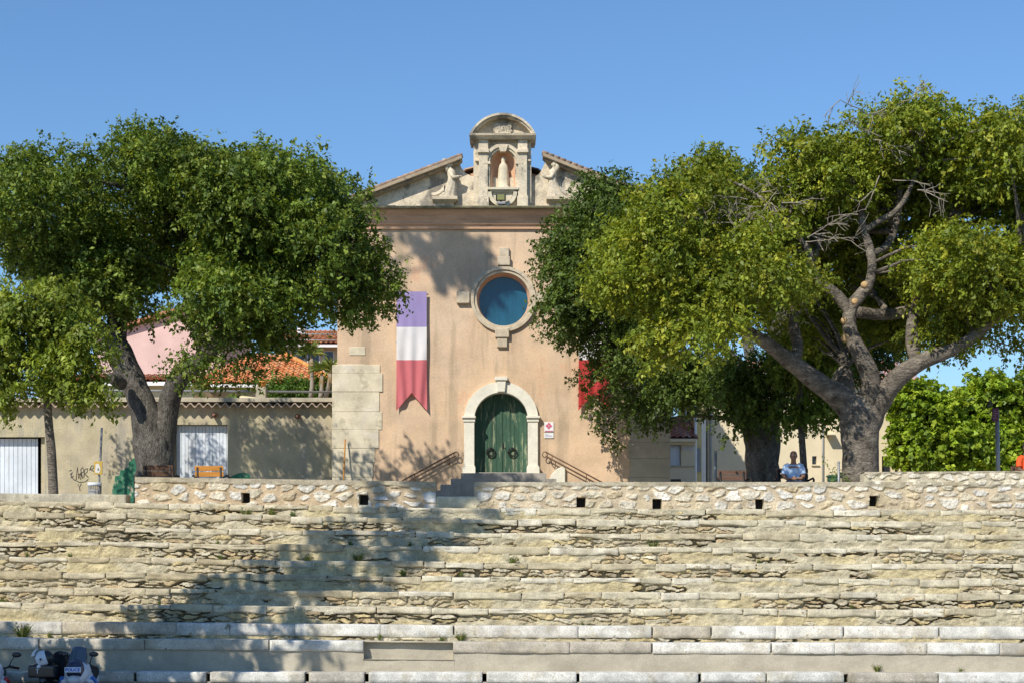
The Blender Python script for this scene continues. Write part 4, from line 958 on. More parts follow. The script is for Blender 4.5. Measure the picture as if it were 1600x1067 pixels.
# ------------------------------------------------------------------ houses behind, left
def house_wall(m, d, x0, x1, z0, z1, th=.3): m.box(x0, x1, d, d + th, z0, z1)
dh = 64.0
hs = thing('tiled_house', 'house with broad orange hip roof behind the terrace hedge', 'house', (P(455, 0, dh)[0], dh, PZ))
e0, e1 = P(290, 598, dh), P(530, 598, dh)
m = MB(); m.box(e0[0] + .3, e1[0] - .2, dh + .4, dh + 6, PZ, e0[2] - .05); m.build('wall', MT['cream'], hs)
apx, apz_ = P(425, 540, dh)[0], P(0, 536, dh)[2]; run = 3.0
slope = (apz_ - e0[2]); vv = (0, run, slope); Lw = e1[0] - e0[0]; Ll = math.hypot(run, slope)
def msk(u, v):
    f = v / Ll; xl, xr = (0 + f * (apx - 1.2 - e0[0])), Lw - f * (e1[0] - apx)
    return xl <= u <= xr
m = MB(); tiles(m, (e0[0], dh, e0[2]), (1, 0, 0), vv, Lw, Ll, msk, cw=.21, rl=.30, seed=4, cols=((.58, .20, .07), (.66, .27, .10), (.52, .17, .07), (.62, .30, .14)))
b = MB(); A, Bp = Vector((e0[0], dh - .02, e0[2] - .06)), Vector((e1[0], dh - .02, e0[2] - .06)); T0 = Vector((apx - 1.2, dh + run, apz_ - .06)); T1 = Vector((apx, dh + run, apz_ - .06)); K0 = Vector((e0[0], dh + 2 * run, e0[2] - .06)); K1 = Vector((e1[0], dh + 2 * run, e0[2] - .06))
b.add([A, Bp, K1, K0, T0, T1], [(0, 1, 5, 4), (1, 2, 5), (2, 3, 4, 5), (3, 0, 4)], (.5, .2, .09)); b.build('roof_deck', MT['terracotta'], hs)
pp = [tuple(T1 + Vector((0, -.05, .1))), tuple(Bp + Vector((0, 0, .1)))]
for i in range(26):
    a_ = Vector(pp[0]).lerp(Vector(pp[1]), i / 26); b_ = Vector(pp[0]).lerp(Vector(pp[1]), (i + 1.2) / 26); m.tube([a_, b_], [.075, .10], 8, random.Random(i).choice([(.62, .26, .08), (.55, .28, .08), (.66, .33, .12)]))
m.build('roof', MT['terracotta'], hs)
m = MB(); m.box(e0[0], e1[0], dh - .06, dh + .02, e0[2] - .16, e0[2] - .05); m.build('fascia', MT['white'], hs)
d2 = 76.0
h2_ = thing('tiled_house', 'far house with orange roof and shaded veranda above the hip roof', 'house', (P(480, 0, d2)[0], d2, PZ))
x0, x1 = P(425, 0, d2)[0], P(560, 0, d2)[0]
m = MB(); m.box(x0 + .3, x1, d2 + .5, d2 + 7, PZ, P(0, 538, d2)[2]); m.build('wall', MT['cream'], h2_)
m = MB(); za, zb_ = P(0, 536, d2)[2], P(0, 500, d2)[2]; tiles(m, (x0, d2, za), (1, 0, 0), (0, 3.0, zb_ - za), x1 - x0, math.hypot(3, zb_ - za), None, .22, .32, 9, ((.58, .22, .09), (.64, .29, .13), (.52, .19, .09)))
m.add([(x0, d2, za - .05), (x1, d2, za - .05), (x1, d2 + 3, zb_ - .05), (x0, d2 + 3, zb_ - .05), (x0, d2 + 6, za - .05), (x1, d2 + 6, za - .05)], [(0, 1, 2, 3), (3, 2, 5, 4)], (.5, .2, .1)); m.build('roof', MT['terracotta'], h2_)
m = MB(); m.box(x0, x1, d2 - .08, d2 + .05, za - .18, za - .06); m.build('fascia', MT['white'], h2_)
m = MB(); m.box(P(462, 0, d2)[0], P(474, 0, d2)[0], d2 + .6, d2 + .9, P(0, 518, d2)[2], P(0, 508, d2)[2]); m.build('dormer', MT['white'], h2_)
for a, b2, c_, e_ in ((432, 452, 578, 544), (458, 474, 578, 544), (478, 498, 580, 546), (504, 520, 580, 546)):
    m = MB(); m.box(P(a, 0, d2)[0], P(b2, 0, d2)[0], d2 + .44, d2 + .49, P(0, c_, d2)[2], P(0, e_, d2)[2]); f_ = m.build('window', MT['white'], h2_)
    m = MB(); m.box(P(a + 1.5, 0, d2)[0], P(b2 - 1.5, 0, d2)[0], d2 + .42, d2 + .438, P(0, c_ - 1.5, d2)[2], P(0, e_ + 1.5, d2)[2]); m.build('pane', MT['glass'], f_)
m = MB()
for z in (523, 532): m.tube([(x0, d2 - .2, P(0, z, d2)[2]), (x1, d2 - .2, P(0, z + 1, d2)[2])], .03, 6)
m.build('cable', MT['metal'], h2_)
d3 = 70.0
hp = thing('pink_house', 'pale pink house with sloping tiled gable behind the big left tree', 'house', (P(235, 0, d3)[0], d3, PZ))
m = MB(); m.prism([P(150, 0, d3)[0:1] + (PZ,), P(345, 0, d3)[0:1] + (PZ,), (P(345, 0, d3)[0], P(0, 500, d3)[2]), (P(290, 0, d3)[0], P(0, 487, d3)[2]), (P(150, 0, d3)[0], P(0, 528, d3)[2])], [], d3, d3 + 8); m.build('wall', MT['pink'], hp)
m = MB()
for (a, b2) in (((147, 527), (290, 485)), ((348, 499), (290, 485))):
    pa, pb = P(*a, d3), P(*b2, d3); m.add([(pa[0], d3 - .3, pa[2]), (pb[0], d3 - .3, pb[2]), (pb[0], d3 + 8.2, pb[2]), (pa[0], d3 + 8.2, pa[2]), (pa[0], d3 - .3, pa[2] + .16), (pb[0], d3 - .3, pb[2] + .16), (pb[0], d3 + 8.2, pb[2] + .16), (pa[0], d3 + 8.2, pa[2] + .16)], [(0, 1, 2, 3), (4, 5, 6, 7), (0, 1, 5, 4), (1, 2, 6, 5), (2, 3, 7, 6), (3, 0, 4, 7)], (.50, .22, .13))
m.build('roof', MT['terracotta'], hp)
m = MB(); m.box(P(255, 0, d3)[0], P(268, 0, d3)[0], d3 + 2, d3 + 2.6, P(0, 500, d3)[2], P(0, 483, d3)[2]); m.build('chimney', MT['yellow'], hp)
d4 = 60.0
hl = thing('low_house', 'low house with orange tile roof and white fascia left of the big trunk', 'house', (P(150, 0, d4)[0], d4, PZ))
x0, x1 = P(60, 0, d4)[0], P(300, 0, d4)[0]; za, zb_ = P(0, 594, d4)[2], P(0, 572, d4)[2]
m = MB(); m.box(x0, x1, d4 + .3, d4 + 5, PZ, za - .05); m.build('wall', MT['cream'], hl)
m = MB(); tiles(m, (x0, d4, za), (1, 0, 0), (0, 2.6, zb_ - za), x1 - x0, math.hypot(2.6, zb_ - za), None, .22, .32, 12, ((.60, .22, .10), (.64, .28, .13)))
m.add([(x0, d4, za - .05), (x1, d4, za - .05), (x1, d4 + 2.6, zb_ - .05), (x0, d4 + 2.6, zb_ - .05), (x0, d4 + 5.2, za - .05), (x1, d4 + 5.2, za - .05)], [(0, 1, 2, 3), (3, 2, 5, 4)], (.5, .2, .1)); m.build('roof', MT['terracotta'], hl)
m = MB(); m.box(x0, x1, d4 - .06, d4 + .04, za - .18, za - .05); m.build('fascia', MT['white'], hl)
# hedge and yuccas on the terrace
rg = np.random.RandomState(21); dhd = DG + 3.2
t = thing('hedge', 'clipped green hedge behind the terrace rail beside the church', 'hedge', (P(475, 0, dhd)[0], dhd, g_(0, 626)[1]))
cs = np.array([P(px, py, dhd + o) for px in range(424, 526, 8) for py, o in ((622, 0), (612, .1), (603, .2), (613, .7))] + [P(px, 616, dhd + .2) for px in (180, 190, 292, 300, 370)]); v, col = clump_leaves(rg, cs, np.full(len(cs), .34), 800, .08, .05, [(.10, .19, .03), (.14, .24, .035), (.08, .15, .025)], .2); leaf_object('foliage', v, col, MT['leaf'], t)
def yucca(label, px, py, pb, d, h, seed):
    t = thing('yucca', label, 'yucca', (P(pb, 0, d)[0], d, g_(0, 624)[1]), 'yuccas on the terrace'); m = MB(); a = P(pb, 622, d); b = P(px, py + 10, d); c = P(px, py, d)
    m.tube(wob(bez(a, ((a[0] + b[0]) / 2 + .05, d, (a[2] + b[2]) / 2), b, 8), .02, seed), np.linspace(.075, .06, 8), 8); m.build('trunk', MT['twig'], t)
    rg = np.random.RandomState(seed); n = 110; m = MB()
    for i in range(n):
        u = rdir(rg, 1)[0]; dead = i < 30; L0 = h * (.7 + .4 * rg.rand())
        if dead: u = np.array([u[0] * .25, u[1] * .25, -1]); L0 *= .9
        else: u[2] = abs(u[2]) * .9 - .15
        u /= np.linalg.norm(u); s_ = np.cross(u, [0.1, 1, .1]); s_ /= np.linalg.norm(s_); c0 = np.array(c if not dead else P(px, py + 3, d)); mid = c0 + u * L0 * .55; tip = c0 + u * L0 + np.array([0, 0, -.12 * L0])
        g2 = .8 + .4 * rg.rand(); col_ = (.38 * g2, .27 * g2, .13 * g2) if dead else ((.14 * g2, .20 * g2, .045 * g2) if rg.rand() < .7 else (.28 * g2, .30 * g2, .08 * g2))
        m.add([c0, mid + s_ * .025, tip, mid - s_ * .025], [(0, 1, 2, 3)], col_)
    m.build('crown', MT['leaf'], t, recalc=False)
yucca('tallest yucca with bushy head on a straight pale stem', 486, 551, 486, DG + 2.4, .55, 1)
yucca('middle yucca with dead leaf skirt between the other two', 503, 577, 500, DG + 2.2, .5, 2)
yucca('yucca with leaning stem nearest the church', 516, 574, 508, DG + 2.0, .5, 3)

# ------------------------------------------------------------------ houses behind, right
d5 = 66.0
hy = thing('yellow_house', 'small cream yellow house with tiled roof and white shutters right of the church', 'house', (P(1068, 0, d5)[0], d5, PZ))
x0, x1 = P(1000, 0, d5)[0], P(1086, 0, d5)[0]; za = P(0, 684, d5)[2]
m = MB(); m.prism([(x0, PZ), (x1, PZ), (x1, za - .2), (x0, za - .2)], [[P(1046, 0, d5)[0:1] + (P(0, 727, d5)[2],), P(1064, 0, d5)[0:1] + (P(0, 727, d5)[2],), P(1064, 0, d5)[0:1] + (P(0, 695, d5)[2],), P(1046, 0, d5)[0:1] + (P(0, 695, d5)[2],)]], d5, d5 + .3); m.box(x0, x1, d5 + .6, d5 + 6, PZ, za - .2); m.build('wall', MT['cream'], hy)
m = MB(); zb_ = P(0, 640, d5)[2]; tiles(m, (x0, d5 - .35, za), (1, 0, 0), (0, 2.8, zb_ - za), x1 - x0 + .1, math.hypot(2.8, zb_ - za), None, .24, .34, 15, ((.46, .20, .13), (.52, .26, .18), (.40, .18, .13), (.56, .36, .26)), .06)
m.add([(x0, d5 - .35, za - .06), (x1 + .1, d5 - .35, za - .06), (x1 + .1, d5 + 2.45, zb_ - .06), (x0, d5 + 2.45, zb_ - .06), (x0, d5 + 5.3, za - .06), (x1 + .1, d5 + 5.3, za - .06)], [(0, 1, 2, 3), (3, 2, 5, 4)], (.4, .2, .14)); m.build('roof', MT['terracotta'], hy)
m = MB(); m.box(x0, x1, d5 - .38, d5 - .2, za - .16, za - .05); m.box(x0, x1, d5 - .2, d5 - .004, za - .26, za - .16); m.build('cornice', MT['cream'], hy, bevel=.01)
m = MB(); m.box(P(1046.4, 0, d5)[0], P(1063.6, 0, d5)[0], d5 + .12, d5 + .2, P(0, 726.5, d5)[2], P(0, 695.5, d5)[2]); m.build('shutter', MT['roll'], hy)
m = MB(); m.box(P(1045, 0, d5)[0], P(1085, 0, d5)[0], d5 - .05, d5 - .004, P(0, 729, d5)[2], P(0, 727.5, d5)[2]); m.build('string_course', MT['concrete'], hy)
m = MB()
for i in range(11): x = P(1066 + i * 1.75, 0, d5)[0]; m.box(x, x + .022, d5 - .03, d5 - .004, P(0, 704, d5)[2], P(0, 697, d5)[2])
m.build('louvre_grille', MT['white'], hy)
m = MB(); m.box(P(1048, 0, d5)[0], P(1064, 0, d5)[0], d5 - .02, d5 + .06, P(0, 760, d5)[2], P(0, 748, d5)[2]); m.build('cellar_window', MT['glass'], hy)
hs2 = thing('street_house', 'narrow end of a yellow house with grey shutter beside the cream wall', 'house', (P(1092, 0, 67)[0], 66.2, PZ))
m = MB(); m.box(P(1086.5, 0, 66.2)[0], P(1096, 0, 66.2)[0], 66.2, 72, PZ, P(0, 610, 66.2)[2]); m.build('wall', MT['yellow'], hs2)
m = MB(); m.box(P(1096.2, 0, 67)[0], P(1103, 0, 67)[0], 67, 72, PZ, P(0, 655, 67)[2]); m.build('end_wall', MT['white'], hs2)
m = MB(); m.box(P(1088.5, 0, 66.1)[0], P(1095, 0, 66.1)[0], 66.1, 66.19, P(0, 736, 66)[2], P(0, 700, 66)[2]); m.build('shutter', MT['metal'], hs2)
m = MB(); a = P(1087, 0, 66)[0]; m.tube([(a, 66.05, P(0, 612, 66)[2]), (a, 66.05, PZ)], .05, 8); m.tube([(a - .4, 66.05, P(0, 640, 66)[2]), (a - .35, 66.0, P(0, 652, 66)[2]), (a, 66.05, P(0, 654, 66)[2])], .045, 8); m.build('drainpipe', MT['white'], hs2)
d6 = 68.0
hc = thing('cream_building', 'large plain cream wall of a building behind the sitting man', 'building', (P(1230, 0, d6)[0], d6, PZ))
x0, x1 = P(1106, 0, d6)[0], P(1440, 0, d6)[0]; zt2 = P(0, 600, d6)[2]
W = lambda a, b2, c_, e_: [(P(a, 0, d6)[0], P(0, c_, d6)[2]), (P(b2, 0, d6)[0], P(0, c_, d6)[2]), (P(b2, 0, d6)[0], P(0, e_, d6)[2]), (P(a, 0, d6)[0], P(0, e_, d6)[2])]
wins = [(1269, 1276, 725, 712), (1378, 1392, 775, 712), (1398, 1404, 775, 712)]
m = MB(); m.prism([(x0, PZ), (x1, PZ), (x1, zt2), (x0, zt2)], [W(*q_) for q_ in wins], d6, d6 + .3); m.box(x0, x1, d6 + .5, d6 + 8, PZ, zt2); m.build('wall', MT['cream'], hc)
for q_ in wins:
    a, b2, c_, e_ = q_; m = MB(); m.box(P(a, 0, d6)[0], P(b2, 0, d6)[0], d6 + .16, d6 + .2, P(0, c_, d6)[2], P(0, e_, d6)[2]); f_ = m.build('window', MT['glass'], hc)
    m = MB(); m.box(P(a - 1.5, 0, d6)[0], P(b2 + 4, 0, d6)[0], d6 - .08, d6 - .004, P(0, c_ + 2, d6)[2], P(0, c_ + .5, d6)[2]); m.build('sill', MT['cream'], f_)
m = MB(); a = P(1285.5, 0, d6)[0]; m.tube([(a, d6 - .05, zt2), (a, d6 - .05, PZ)], .035, 8); m.tube([(P(1110, 0, d6)[0], d6 - .05, zt2), (P(1110, 0, d6)[0], d6 - .05, PZ)], .04, 8); m.build('drainpipe', MT['metal'], hc)
m = MB(); tiles(m, (x0, d6 - .3, zt2), (1, 0, 0), (0, 3.5, 1.4), x1 - x0, 3.7, None, .24, .34, 25, ((.46, .20, .13), (.52, .26, .18))); m.build('roof', MT['terracotta'], hc)
m = MB(); m.sweep([(d6 + .01, P(0, 677, d6)[2]), (d6 - .5, P(0, 680.5, d6)[2]), (d6 - .5, P(0, 679, d6)[2]), (d6 + .01, P(0, 674, d6)[2])], P(1288, 0, d6)[0], P(1303, 0, d6)[0]); m.build('awning', MT['cream'], hc)
d7 = 80.0
hf = thing('far_house', 'cream house front glimpsed behind the plane trees', 'house', (P(1500, 0, d7)[0], d7, PZ))
m = MB(); m.box(P(1410, 0, d7)[0], P(1720, 0, d7)[0], d7, d7 + 6, PZ, P(0, 655, d7)[2]); m.build('wall', MT['cream'], hf)
m = MB(); za = P(0, 655, d7)[2]; tiles(m, (P(1405, 0, d7)[0], d7 - .3, za), (1, 0, 0), (0, 3, 1.2), 9.5, 3.2, None, .24, .34, 35, ((.46, .20, .13), (.52, .26, .18))); m.build('roof', MT['terracotta'], hf)
for px in (1440, 1500, 1560):
    m = MB(); m.box(P(px, 0, d7)[0], P(px + 16, 0, d7)[0], d7 - .02, d7 + .05, P(0, 735, d7)[2], P(0, 700, d7)[2]); m.build('shutter', MT['roll'], hf)
# ------------------------------------------------------------------ trees
DARK = [(0.113, 0.173, 0.027), (0.155, 0.228, 0.033), (0.19, 0.264, 0.041), (0.092, 0.146, 0.024), (0.238, 0.293, 0.048)]
MID = [(0.197, 0.257, 0.034), (0.236, 0.307, 0.041), (0.158, 0.213, 0.032), (0.301, 0.351, 0.048)]
YEL = [(0.226, 0.281, 0.028), (0.278, 0.326, 0.034), (0.187, 0.243, 0.026), (0.35, 0.364, 0.041), (0.161, 0.217, 0.024)]
BRIGHT = [(.25, .36, .026), (.31, .43, .034), (.20, .29, .024), (.37, .46, .042), (.15, .23, .022)]
# big left tree
d = 41.0
left_back = [raypt(a, b, DF, h) + (r,) for a, b, h, r in ((655, 712, 6.8, .32), (690, 735, 6.8, .4), (625, 735, 6.5, .35), (600, 745, 6.5, .35), (710, 715, 7, .25), (670, 745, 6.6, .35), (560, 742, 6.4, .4), (570, 715, 6.3, .25))]
left_back += [raypt(a, b, DF - 1.3, h) + (r,) for a, b, h, r in ((735, 760, 7, .7), (700, 762, 7, .7), (715, 750, 7.1, .6), (750, 752, 7.1, .6), (690, 772, 6.8, .6), (725, 772, 6.8, .6), (780, 758, 7.2, .55), (820, 752, 7.2, .4), (840, 766, 7.2, .5))]
left_back += [raypt(a, b, DG, h) + (r,) for a, b, h, r in ((395, 690, 5.5, .7), (440, 720, 5.5, .8), (480, 690, 5.5, .75), (500, 730, 5.5, .7), (455, 662, 5.6, .5), (395, 735, 5.4, .7), (425, 690, 5.6, .6), (460, 740, 5.4, .7), (315, 690, 5.0, .4), (335, 730, 5.0, .5), (295, 735, 4.8, .4), (195, 700, 4.2, .3), (190, 735, 4.0, .3))]
tree('broadleaf_tree', 'big dark green tree with forked grey trunk behind the benches at left', 'tree', d, 241, [
    [(243, 800, 38), (242, 770, 32), (242, 730, 29.5), (238, 690, 29), (232, 660, 26), (224, 635, 22), (214, 610, 20), (200, 580, 20), (188, 555, 20), (180, 530, 18, .3), (185, 490, 14, .9), (195, 450, 9, 1.6), (205, 410, 6, 2.2)],
    [(247, 760, 24), (250, 710, 24), (256, 670, 20), (264, 635, 16.5), (272, 605, 16, -.2), (288, 580, 16, -.3), (318, 558, 14, -.4), (350, 520, 11, -.5), (385, 460, 9, -.5), (400, 390, 7, -.3), (410, 300, 4, 0)],
    [(186, 550, 12), (165, 520, 10, .3), (130, 480, 8, .6), (90, 420, 6, 1), (60, 350, 4, 1.2)],
    [(322, 552, 10, -.4), (300, 500, 9, 0), (290, 430, 7, .4), (285, 340, 5, .6)],
    [(350, 520, 8, -.5), (420, 480, 7, -.6), (490, 450, 6, -.6), (560, 440, 4, -.5)],
    [(190, 600, 9, -.5), (182, 594, 11, -.9), (172, 590, 8, -1.2)]],
    [(275, 334, d + .2, 190, 128, 4.0), (80, 340, d + .6, 130, 120, 3.4), (420, 338, d - .5, 150, 122, 3.0), (500, 410, d - .8, 112, 110, 2.4), (360, 470, d - 1.6, 130, 85, 2.0), (575, 455, d - .5, 72, 78, 1.6), (425, 525, d - 1.0, 60, 52, 1.2), (315, 560, d - 2.0, 58, 64, 1.0), (562, 500, d - .4, 66, 45, 1.2), (130, 440, d + .2, 120, 80, 2.2), (385, 580, d - 1.6, 50, 45, .8), (210, 470, d - .2, 60, 60, 1.3)],
    DARK, 'bark_dark', 11, spacing=1.0, rmin=.42, rmax=.75, per=1150, Lf=.09, Wf=.054, inner=.05, extra=left_back, flat=.7)
# small left tree in front
d = 36.6
tree('small_tree', 'small light green tree with slender trunk at the left edge', 'tree', d, 82, [
    [(84, 800, 8), (83, 760, 7.5), (80, 700, 7), (76, 660, 6.5), (73, 600, 6), (70, 540, 5), (66, 470, 3.5)],
    [(75, 620, 4.5), (110, 570, 3.5, -.2), (140, 540, 2.5, -.4)], [(74, 600, 4.5), (40, 550, 3.5, .2), (10, 520, 2.5, .3)]],
    [(70, 490, d, 85, 70, 1.3), (20, 540, d, 80, 90, 1.3), (120, 545, d - .2, 70, 70, 1.1), (90, 590, d - .3, 95, 50, 1.0), (150, 610, d - .3, 48, 38, .6), (20, 620, d - .1, 60, 45, .8), (-40, 520, d + .2, 80, 100, 1.2)],
    MID, 'bark_pale', 12, spacing=.70, rmin=.3, rmax=.5, per=800, Lf=.10, Wf=.05, droop=.9, inner=.15, noise=.06)
# big right tree
d = 38.6
rt, rcs, rrs = tree('broadleaf_tree', 'huge yellow green tree with thick spreading pale limbs on the right', 'tree', d, 1345, [
    [(1346, 800, 36), (1346, 770, 31), (1345, 740, 28.5), (1344, 700, 28), (1343, 670, 30), (1338, 645, 29), (1318, 625, 20), (1292, 607, 16.5, -.3), (1262, 585, 14.5, -.5), (1232, 562, 12.5, -.7), (1200, 538, 10, -.9), (1165, 515, 8, -1.2), (1120, 490, 7, -1.4), (1070, 440, 5, -1.5), (1020, 380, 3, -1.5)],
    [(1346, 680, 23.4), (1354, 640, 18.0), (1361, 605, 15.8, -.2), (1357, 580, 14.8, -.3), (1344, 552, 13.5, -.4), (1331, 525, 11.7, -.4), (1327, 500, 10.8, -.4), (1330, 480, 10.3, -.4), (1344, 462, 9.9, -.4), (1358, 444, 8.1, -.4), (1363, 415, 7.2, -.4), (1358, 385, 6.8, -.3), (1348, 355, 5.9, -.3), (1345, 320, 5.0, -.2), (1330, 280, 4.0, -.2), (1318, 235, 2.7)],
    [(1350, 690, 18.0), (1366, 645, 17.1), (1388, 608, 16.2, -.3), (1405, 588, 15.3, -.5), (1430, 570, 14.4, -.6), (1455, 558, 12.6, -.7), (1490, 545, 9.9, -.8), (1530, 520, 8.1, -.9), (1570, 480, 6.3, -1), (1600, 420, 4.5, -1)],
    [(1335, 670, 16, .4), (1326, 640, 16, .8), (1318, 612, 19, 1.0), (1317, 592, 17, 1.1), (1322, 574, 10, 1.1)],
    [(1328, 488, 9, -.4), (1308, 462, 9, -.5), (1285, 442, 7.5, -.6), (1268, 418, 6.5, -.7), (1262, 390, 5, -.8), (1230, 350, 3.5, -.8)],
    [(1240, 566, 10, -.7), (1246, 540, 9, -.4), (1240, 505, 8, -.2), (1252, 470, 6.5, 0), (1265, 430, 5, 0), (1280, 380, 4, .2)],
    [(1352, 360, 5, -.3), (1375, 345, 5, -.3), (1400, 330, 4.5, -.3), (1420, 300, 4, -.2), (1440, 250, 3, 0)], [(1358, 400, 6, -.4), (1385, 385, 6.5, .2), (1400, 350, 6, .4), (1405, 290, 5, .6), (1395, 220, 4, .7)],
    [(1432, 568, 10, -.6), (1425, 530, 10, -.2), (1428, 490, 9, 0), (1445, 450, 7, .2), (1470, 400, 5.5, .3), (1490, 330, 4, .4)],
    [(1340, 488, 9, .3), (1380, 492, 9, .6), (1420, 485, 9, .7), (1440, 470, 7, .8)]],
    [(1090, 375, d - .2, 155, 120, 3.4), (1000, 420, d, 100, 105, 2.6), (1150, 330, d + 1.0, 160, 110, 3.4), (1260, 295, d + 1.4, 130, 100, 3.0), (1400, 234, d + 1.0, 105, 90, 2.6), (1550, 265, d + .5, 125, 100, 3.2), (1490, 425, d - .4, 115, 85, 2.6), (1570, 465, d, 100, 85, 2.6), (1190, 440, d - 1.4, 105, 85, 2.0), (1100, 475, d - 1.6, 95, 75, 1.8), (1490, 530, d, 80, 42, 1.3), (1580, 530, d + .4, 60, 40, 1.2), (1400, 330, d + 2.2, 110, 80, 2.0), (1660, 380, d, 120, 140, 2.6), (1030, 530, d - .8, 65, 80, 1.3), (1120, 545, d - 2.2, 50, 42, .8), (1330, 400, d + 2.6, 90, 70, 1.2), (1320, 440, d + 3.4, 130, 110, 1.4), (1430, 490, d + 3.2, 95, 85, 1.3), (1260, 520, d + 2.6, 70, 60, 1.0), (1130, 500, d - 2.8, 55, 38, .7), (1350, 275, d + 1.6, 90, 75, 2.0)],
    YEL, 'bark_pale', 13, spacing=1.0, rmin=.42, rmax=.75, per=1150, Lf=.09, Wf=.054, inner=.04, noise=.09, flat=.7)
# pruned stubs and bare grey twigs on the right tree
m = MB()
for (px, py, r) in ((1322, 527, 5.5), (1320, 500, 4.5), (1337, 470, 4.5), (1352, 444, 5)):
    x, y, z = P(px, py, d - .85); m.lathe([(r * d / F * 1.1, .0), (r * d / F, -.10), (.02, -.102)], (x, y + .15, z), 14, axis='y')
m.build('pruned_cut', MT['cutwood'], rt)
rg = np.random.RandomState(4); m = MB()
def twig(p, dr, L0, lv):
    dr = dr / np.linalg.norm(dr); n = 4; q_ = np.array([p + dr * L0 * t + rg.normal(size=3) * .03 * L0 * (t > 0) for t in np.linspace(0, 1, n)])
    m.tube(q_, np.linspace(.006 + .005 * lv, .005, n), 4, cap=False)
    if lv:
        for k in range(rg.randint(2, 5)):
            t = rg.randint(1, n); nd = dr + rg.normal(size=3) * .75; nd[2] -= .1; twig(q_[t], nd, L0 * (.45 + .3 * rg.rand()), lv - 1)
for (px, py, n, sx, sy) in ((1210, 325, 11, 75, 30), (1130, 335, 5, 45, 30), (1390, 205, 7, 55, 35), (1275, 370, 5, 25, 20), (1420, 280, 4, 50, 25), (1560, 255, 3, 40, 30)):
    for i in range(n):
        a, b = px + rg.normal() * sx * .5, py + rg.normal() * sy * .5
        c0 = np.array(P(a, b, d - 1.3 + rg.rand() * .8)); twig(c0, np.array([rg.normal(), -.3 - rg.rand() * .3, rg.normal() * .35 + .05]), .4 + .4 * rg.rand(), 2)
m.build('bare_twigs', MT['twig'], rt, recalc=False)
# second right tree, darker, nearer the church
d = 45.0
extra2 = [raypt(a, b, DF, h) + (r,) for a, b, h, r in ((945, 655, 1.1, .35), (960, 690, 1.0, .42), (985, 650, 1.3, .5), (975, 720, 1.0, .4), (1000, 690, 1.3, .5), (1020, 660, 1.4, .5), (985, 740, .9, .3), (1030, 720, 1.5, .45))] + [P(a, b, dd) + (r,) for a, b, dd, r in ((912, 520, 48.6, .45), (935, 535, 48.2, .45), (918, 548, 48.8, .35), (950, 565, 48.4, .4), (895, 535, 48.9, .35), (960, 620, 48.8, .4), (925, 500, 48.6, .5), (938, 585, 48.2, .3), (932, 630, 48.8, .25))]
tree('dark_tree', 'dark green tree with stout shaded trunk between the empty bench and the man', 'tree', d, 1192, [
    [(1192, 800, 34), (1192, 760, 29), (1191, 730, 26), (1188, 700, 25), (1180, 675, 20), (1160, 655, 13), (1130, 630, 10, .3), (1090, 600, 8, .8), (1040, 560, 6, 1.5), (980, 500, 4, 2.2)],
    [(1194, 720, 24), (1198, 690, 22), (1204, 660, 15), (1215, 625, 12, .2), (1220, 570, 10, .4), (1200, 500, 7, .6), (1150, 420, 5, .8)],
    [(1198, 700, 16), (1190, 650, 12, .3), (1165, 590, 9, .8), (1120, 530, 7, 1.4), (1060, 460, 5, 2)]],
    [(1000, 420, d + 1.5, 115, 140, 2.8), (905, 430, d + 2.5, 78, 135, 2.0), (990, 550, d + 2.2, 75, 80, 1.7), (1080, 590, d + .8, 90, 75, 1.7), (1165, 600, d - .8, 80, 65, 1.3), (1260, 590, d + .6, 80, 75, 1.6), (1120, 320, d + 2, 130, 75, 2.4), (1330, 530, d + 1.5, 105, 95, 1.8), (1010, 630, d + 3.2, 65, 45, 1.1), (1260, 480, d + 2.2, 90, 80, 1.5), (1390, 450, d + 2, 85, 85, 1.6), (1190, 640, d - .5, 70, 40, .9), (945, 330, d + 2, 70, 65, 1.8), (908, 528, d + 3.2, 48, 40, .8)],
    [(.080, .125, .024), (.105, .160, .030), (.13, .19, .034), (.065, .105, .020)], 'bark_dark', 14, spacing=1.05, per=1050, Lf=.092, Wf=.055, inner=.1, extra=extra2, flat=.75)
# slim tree next to the man's bench
d = 43.0
tree('slender_tree', 'slender grey stemmed tree rising behind the sitting man', 'tree', d, 1255, [
    [(1258, 790, 6), (1257, 750, 5.5), (1254, 700, 5.2), (1251, 650, 5), (1250, 600, 4.5), (1255, 540, 4)]],
    [(1255, 560, d, 70, 60, 1.2), (1290, 640, d, 35, 25, .6), (1235, 650, d, 30, 25, .5)], DARK, 'bark_dark', 15, spacing=.7, rmin=.35, rmax=.55, per=900, droop=.9, noise=.05)
# tree tops behind
d = 80.0
tree('far_tree', 'dark tree top showing above the crown right of the church gable', 'tree', d, 1180, [[(1180, 785, 12), (1178, 600, 10), (1150, 450, 7), (1110, 320, 4)]],
     [(1095, 330, d, 70, 70, 2.2), (1106, 240, d, 14, 20, .5), (1000, 340, d, 55, 60, 1.6)], DARK, 'bark_dark', 16, spacing=1.1, per=500, branches=False, Lf=.13, Wf=.075)
